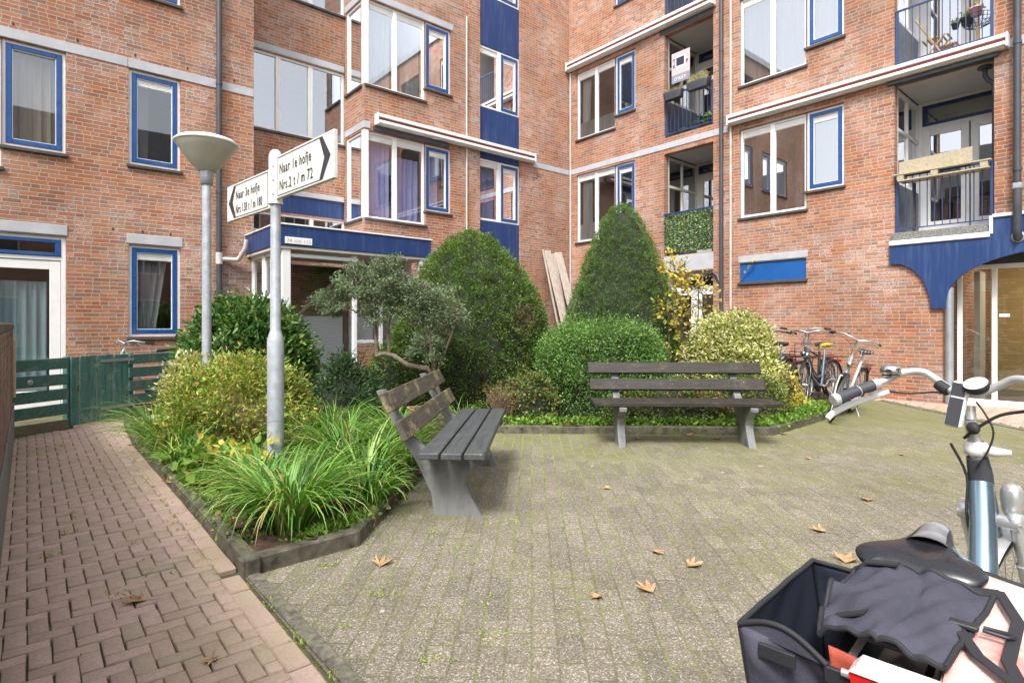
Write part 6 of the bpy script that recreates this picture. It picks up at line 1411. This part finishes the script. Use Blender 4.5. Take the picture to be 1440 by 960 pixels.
# stem cover and display
xd=(sR*.92+UP*-.12).normalized(); 
c=B(-.006,.035,-.030); dn=(UP*-.93-sF*.10+sR*-.12).normalized(); nn=xd.cross(dn).normalized()
if nn.dot(-Fv)<0: nn=-nn
m=MB(); m.box(c,(.021,.068,.012),(xd,dn,nn),0,.006); sc_=m.build('stem_cover',M['white_alu'],fb)
m=MB(); m.box(c+nn*.0125-dn*.044,(.0175,.019,.001),(xd,dn,nn)); m.box(c+nn*.0125+dn*.022,(.0175,.041,.001),(xd,dn,nn)); m.build('grip_pad',M['grey_plastic'],sc_)
m=MB(); kc=B(.030,.03,-.095); m.lathe([(0,.012),(.015,.012),(.017,0),(.017,-.02)],kc,18,0,(xd,UP,-Fv)); m.build('stem_knob',M['rubber'],fb)
m=MB(); m.tube([B(-.045,0,.003),B(-.075,-.008,.022)],.017,14); m.build('bar_clamp',M['rubber'],fb)
c=B(.038,.03,.03); dn=(-sF*.55+UP*.84-sR*.05).normalized(); e1=sR; e2=dn.cross(e1).normalized(); e1=e2.cross(dn)
m=MB(); m.lathe([(0,-.016),(.027,-.014),(.031,-.004),(.032,.004),(.0295,.008)],c,32,0,(e1,e2,dn)); di=m.build('display',M['rubber'],fb)
m=MB(); m.lathe([(.0295,.0078),(.026,.010),(0,.0105)],c,32,0,(e1,e2,dn)); m.build('display_face',M['white_plastic'],di)
# saddle: wide black rear, grey flank, nose away from the viewer
m=MB(); rows=[]; T=W(0,0,.80)
for x,w,z,h in((-.125,.070,-.012,.020),(-.115,.105,.0,.030),(-.085,.118,.006,.036),(-.045,.110,.006,.036),(.0,.080,.002,.032),(.05,.050,.002,.028),(.10,.038,.008,.028),(.165,.032,.012,.026),(.20,.016,.004,.016)):
    row_=[]
    for t_ in np.linspace(0,2*math.pi,24,endpoint=False):
        c_,s_=math.cos(t_),math.sin(t_); dip=-.010*math.exp(-(c_*w/.02)**2) if s_>0 and x<.03 else 0
        row_.append(T+Fv*x+Rv*(math.copysign(abs(c_)**.85,c_)*w)+UP*(z+(s_*h*.6 if s_>0 else s_*h)+dip))
    rows.append(row_)
m.grid(smooth_rows:=rows,True); m.cap(rows[0]); m.cap(rows[-1])
M['saddle_skin']=plain('glossy_black_saddle_skin',(.020,.021,.026),.27,var=.2)
sd=m.build('saddle',M['saddle_skin'],fb); sd.modifiers.new('s','SUBSURF').levels=1; sd.modifiers['s'].render_levels=2
m=MB(); rows=[]
for x,w,z,h in((.020,.040,.013,.031),(.05,.033,.011,.033),(.10,.029,.013,.031),(.145,.027,.016,.029)):
    rows.append([T+Fv*x+Rv*(math.cos(t_)*w)+UP*(z+math.sin(t_)*h*.6) for t_ in np.linspace(.15,math.pi-.15,10)])
m.grid(rows); m.build('saddle_top_panel',plain('grey_saddle_panel',(.28,.28,.30),.4,var=.5,scale=9),sd)
m=MB(); m.tube([W(.02,0,.62),W(0,0,.775)],.014,12); m.build('seat_post',M['satin'],fb)
# rack, rear light
m=MB()
for s in(-1,1): m.tube([W(-.06,.05*s,.70),W(-.2,.06*s,.715),W(-.42,.06*s,.715)],.007,8); m.tube([W(-.30,.07*s,.345),W(-.36,.065*s,.71)],.007,8)
for f in(-.15,-.29,-.44): m.tube([W(f,-.06,.715),W(f,.06,.715)],.007,8)
m.build('luggage_rack',M['satin'],fb)
m=MB(); LB=[(-.085,.0),(-.075,.008),(.075,.008),(.085,.0),(.07,-.05),(-.07,-.05)]; m.prism(LB,W(-.475,.045,.735),Rv,UP,Fv,.035); m.build('rear_light',[plain('red_light_lens',(.62,.02,.02),.15,coat=.6)],fb)
m=MB(); m.prism([(-.084,.006),(-.072,.020),(.072,.020),(.084,.006)],W(-.479,.045,.735),Rv,UP,Fv,.042); m.build('light_cap',M['white_plastic'],fb)
m=MB(); m.tube([W(.19,-.10,.29),W(.19,.10,.29)],.016,10); m.box(W(.05,-.13,.22),(.045,.03,.01),(Fv,Rv,UP)); m.box(W(.33,.13,.34),(.045,.03,.01),(Fv,Rv,UP)); m.tube([W(.19,-.09,.29),W(.05,-.10,.22)],.01,8); m.tube([W(.19,.09,.29),W(.33,.10,.34)],.01,8); m.build('crankset',M['alu'],fb)
m=MB(); m.tube([W(.10,-.04,.28),W(.02,-.22,.0,False)],.010,8); m.build('kickstand',M['alu'],fb)
# ------------------------------------------------------------------ saddlebags (double pannier lying over the rack)
def cloth(name,col,rough=.7,weave=.15):
    t=NT(name); P=t.coord('Object'); n=t.noise(9,P,5,.6); c=t.mix(1.0,col,t.ramp(n,[(.3,.78),(.7,1.15)]),'MULTIPLY')
    f=t.ramp(t.noise(2.2,P,4,.6),[(.5,0.0),(.8,.35)]); c=t.mix(f,c,tuple(min(1,x*1.8+.03) for x in col))
    return t.out(t.bsdf(c,rough,0,t.bump(t.math('ADD',t.noise(300,P,2),t.math('MULTIPLY',t.noise(14,P,3),1.6)),.35,.004),.3))
M['bag']=cloth('dark_grey_canvas',(.058,.058,.080)); M['bag_in']=cloth('navy_lining',(.02,.024,.04)); M['bind']=plain('black_webbing',(.022,.023,.027),.7,var=.2); M['rust']=cloth('rust_red_panel',(.42,.085,.05)); 
t=NT('faded_pink_red_canvas'); P_=t.coord('Object'); M['pinkbag']=t.out(t.bsdf(t.mix(t.ramp(t.noise(3.4,P_,5,.6),[(.56,0.0),(.70,1.0)]),t.mix(t.ramp(t.noise(5,P_,3),[(.4,0.0),(.6,1.0)]),(.66,.42,.38),(.72,.56,.50)),(.60,.06,.05)),.75,0,t.bump(t.math('ADD',t.noise(260,P_,2),t.math('MULTIPLY',t.noise(12,P_,3),2.0)),.3,.004),.3))
bg=empty('saddlebags',tuple(W(-.26,0,.72)),0,'double bicycle saddlebags, open dark grey bag and faded pink red bag','saddlebags')
rr=random.Random(4)
def patch(c4,nu,nv,wr,mat,name,amp=.008,seed=1,bulge=0.0,thick=.004,sag=0.0):
    """cloth patch between 4 corners (p00,p10,p11,p01) with wrinkles"""
    a,b,c,d=[Vector(x) for x in c4]; n=(b-a).cross(d-a).normalized(); r=np.random.RandomState(seed); ph=r.rand(6)*6; rows=[]
    for j in range(nv+1):
        v=j/nv; row_=[]
        for i in range(nu+1):
            u=i/nu; p=(a*(1-u)+b*u)*(1-v)+(d*(1-u)+c*u)*v
            w=amp*(math.sin(u*wr*5+v*3+ph[0])+.6*math.sin(v*wr*7-u*4+ph[1])+.35*math.sin((u+v)*wr*11+ph[2])+.3*math.sin((u-v)*wr*17+ph[3]))
            edge=min(1,6*min(u,1-u,v,1-v)+.25)
            row_.append(p+n*(w*edge+bulge*math.sin(math.pi*u)*math.sin(math.pi*v))-UP*sag*math.sin(math.pi*u)*math.sin(math.pi*v))
        rows.append(row_)
    m=MB(); m.grid(rows); o=m.build(name,mat,bg); so=o.modifiers.new('s','SOLIDIFY'); so.thickness=thick; return rows
def bind(rows_list,r=.0055,name='binding'):
    m=MB()
    for path in rows_list: m.tube(path,r,7)
    return m.build(name,M['bind'],bg)
# left bag: open box
f0,f1=-.43,-.06; ri,ro=-.085,-.225; zt,zb=.735,.38
NL=W(f0,ri,zt-.02);NLo=W(f0-.0,ro-.01,zt-.005);FLo=W(f1,ro+.01,zt+.01);FLi=W(f1,ri,zt+.01)
NLb=W(f0,ri,zb);NLob=W(f0,ro+.02,zb);FLob=W(f1,ro+.02,zb);FLib=W(f1,ri,zb)
rA=patch((NLo,NL,NLb,NLob),18,22,1.0,M['bag'],'rear_panel',.011,3,.018)
rB=patch((FLo,NLo,NLob,FLob),22,22,1.0,M['bag_in'],'outer_panel',.007,5,-.01)
rC=patch((FLi,FLo,FLob,FLib),14,22,1.0,M['bag_in'],'front_panel',.006,6,.0)
rD=patch((NL,FLi,FLib,NLb),22,22,1.0,M['bag_in'],'inner_panel',.004,7,.0)
patch((NLob+UP*.01,NLb+UP*.01,FLib+UP*.01,FLob+UP*.01),8,8,1.0,M['bag_in'],'bottom_panel',.002,8)
arch=[NLo.lerp(NL,t_)+UP*(.030*math.sin(math.pi*t_))-Fv*.006 for t_ in np.linspace(0,1,14)]
m=MB(); m.grid([arch,rA[0][::1][:14] if len(rA[0])==14 else [NLo.lerp(NL,t_)-UP*.004-Fv*.006 for t_ in np.linspace(0,1,14)]]); m.build('rear_lip',M['bag'],bg)
bind([arch,[p for p in [r_[0] for r_ in rA]],[r_[-1] for r_ in rA],rB[0],rC[0]])
pk=FLo+UP*.0; m=MB(); m.box(NLo.lerp(NL,.5)+UP*-.015-Fv*.024,(.032,.004,.013),(Rv,Fv,UP),0,.002); m.build('hook_patch',M['bind'],bg)
# rust coloured inner gusset with black strap
rE=patch((W(f0+.005,-.082,.745),W(f0+.015,-.035,.735),W(f0+.02,-.04,.42),W(f0+.005,-.082,.42)),8,18,1.0,M['rust'],'gusset',.002,9,.006)
m=MB(); m.box(W(f0-.004,-.058,.700),(.032,.005,.014),(Rv,Fv,(UP-Rv*.08)),0,.002); m.build('strap',M['bind'],bg)
# big flap thrown over the rack
Fa,Fb_,Fc_,Fd=W(-.415,-.095,.775),W(-.44,.085,.775),W(-.145,.125,.795),W(-.125,-.105,.805)
rows=[]
for j in range(31):
    v=j/30; row_=[]
    for i in range(31):
        u=i/30; p=(Fa*(1-u)+Fb_*u)*(1-v)+(Fd*(1-u)+Fc_*u)*v
        k=max(0,1-u/.45); w=.012*k*(math.sin(v*13+u*9)+.6*math.sin(v*23-u*12+1))+.0035*math.sin(u*14+v*5)+.0025*math.sin(u*31-v*17)+.002*abs(math.sin(v*29+u*8))
        crease=-.008*math.exp(-((u-.5-.08*math.sin(v*3))/.03)**2)
        row_.append(p+UP*(w+crease+.012*math.sin(math.pi*u)-.030*k*k)-Rv*(.02*math.sin(v*math.pi)*k))
    rows.append(row_)
m=MB(); m.grid(rows); fl=m.build('flap',M['bag'],bg); so=fl.modifiers.new('s','SOLIDIFY'); so.thickness=.004
bind([rows[0],rows[-1],[r_[0] for r_ in rows],[r_[-1] for r_ in rows]],.005)
for u_,v_ in((3,7),(4,27)):
    p=rows[v_][u_]+UP*.006; nxt=rows[v_][u_+5]; d=(nxt-rows[v_][u_]).normalized(); m=MB(); m.box(p+d*.03,(.030,.012,.002),(d,(UP.cross(d)),UP)); m.build('hook_patch',M['bind'],bg)
# buckle between flap and right bag
p=rows[15][30]; d=Rv; m=MB(); m.box(p+UP*.010-d*.01,(.020,.010,.004),(d,Fv,UP),0,.002); m.tube([p+d*.015+UP*.012+Fv*.006,p+d*.045+UP*.012+Fv*.008,p+d*.055+UP*.012,p+d*.045+UP*.012-Fv*.008,p+d*.015+UP*.012-Fv*.006],.0035,6); m.build('buckle',M['black_plastic'],bg)
# right bag: faded pink red body and lid
g0,g1=-.50,-.02; ra,rb_=.085,.30
A_=W(g0+.03,ra,.765);B_=W(g0-.02,rb_,.735);C_=W(g1,rb_,.755);D_=W(g1+.06,ra-.02,.785)
rP=patch((A_,B_,C_,D_),24,24,.8,M['pinkbag'],'lid',.005,12,.0,sag=-.018)
rQ=patch((A_-UP*.012+Fv*.01,B_-UP*.012+Fv*.01,B_-UP*.36,A_-UP*.36),20,18,1.0,M['bag_in'],'rear_panel',.005,13,.012)
patch((B_-UP*.012,C_-UP*.012,C_-UP*.36,B_-UP*.36),20,18,1.0,M['pinkbag'],'outer_panel',.005,14,.0)
patch((D_-UP*.012,A_-UP*.012,A_-UP*.36,D_-UP*.36),20,18,1.0,M['pinkbag'],'inner_panel',.003,15,.0)
patch((C_-UP*.012,D_-UP*.012,D_-UP*.36,C_-UP*.36),14,14,1.0,M['bag_in'],'front_panel',.003,16,.0)
bind([rP[0],rP[-1],[r_[-1] for r_ in rP],rQ[0]],.0055)
# black carrying strap lying in a V on the lid
V_=[rP[16][1],rP[18][6],rP[13][9],rP[6][8],rP[3][10],rP[5][4],rP[8][1]]
m=MB()
for a_,b_ in zip(V_,V_[1:]):
    d=(b_-a_); l=d.length; d.normalize(); s=UP.cross(d).normalized(); m.box((a_+b_)/2+UP*.014,(l/2+.004,.009,.002),(d,s,d.cross(s)),0,.001)
m.build('carrying_strap',M['bind'],bg)
vn=empty('vine_tendril',PC.P(5.05,2.15,.03),0,'thin vine tendril with a few yellow green leaves across the royal blue panel','vine')
m=MB(); vp=[PC.P(4.90,2.05,.02),PC.P(5.0,2.2,.03),PC.P(5.12,2.36,.035),PC.P(5.22,2.5,.04),PC.P(5.34,2.60,.05)]; m.tube(vp,.004,5); m.build('stem',M['dead_twig'],vn)
rs=np.random.RandomState(5); P_=np.array([tuple(vp[i]) for i in(2,2,3,3,3,4,4,4,1)]); leaves('foliage',P_,rs.randn(9,3)+np.array([[-.7,-.6,.2]]),.075,.045,'autumn',vn,8)
# ------------------------------------------------------------------ camera, light, world
cam=bpy.data.cameras.new('Camera'); co=bpy.data.objects.new('Camera',cam); COL.objects.link(co); S.camera=co
co.location=(0,0,1.3); co.rotation_euler=(math.pi/2,0,0); cam.sensor_width=36; cam.lens=36*805/1440; cam.shift_y=-24/1440; cam.clip_end=400; cam.clip_start=.05
w=bpy.data.worlds.new('World'); S.world=w; w.use_nodes=True; nt=w.node_tree; nt.nodes.clear()
sky=nt.nodes.new('ShaderNodeTexSky'); sky.sky_type='NISHITA'; sky.sun_disc=False; ELEV,AZ=52,200
sky.sun_elevation=R(ELEV); sky.sun_rotation=R(AZ); sky.air_density=1.0; sky.dust_density=3.0
hs=nt.nodes.new('ShaderNodeHueSaturation'); hs.inputs['Saturation'].default_value=.28; nt.links.new(sky.outputs[0],hs.inputs['Color'])
bgd=nt.nodes.new('ShaderNodeBackground'); bgd.inputs[1].default_value=.15; nt.links.new(hs.outputs[0],bgd.inputs[0])
ow=nt.nodes.new('ShaderNodeOutputWorld'); nt.links.new(bgd.outputs[0],ow.inputs[0])
sl=bpy.data.lights.new('Sun','SUN'); sl.energy=1.5; sl.angle=R(14); sl.color=(1,.965,.92); so_=bpy.data.objects.new('Sun',sl); COL.objects.link(so_)
az=R(AZ); d=Vector((math.sin(az)*math.cos(R(ELEV)),math.cos(az)*math.cos(R(ELEV)),math.sin(R(ELEV)))); so_.rotation_euler=d.to_track_quat('Z','Y').to_euler(); so_.location=(0,-5,20)
S.view_settings.view_transform='Standard'; S.view_settings.look='None'; S.view_settings.gamma=1; S.view_settings.use_curve_mapping=False; S.view_settings.exposure=1.35
S.render.engine='CYCLES'; S.cycles.max_bounces=8; S.cycles.transparent_max_bounces=12; S.cycles.diffuse_bounces=4; S.cycles.glossy_bounces=3
S.render.resolution_x=1024; S.render.resolution_y=682
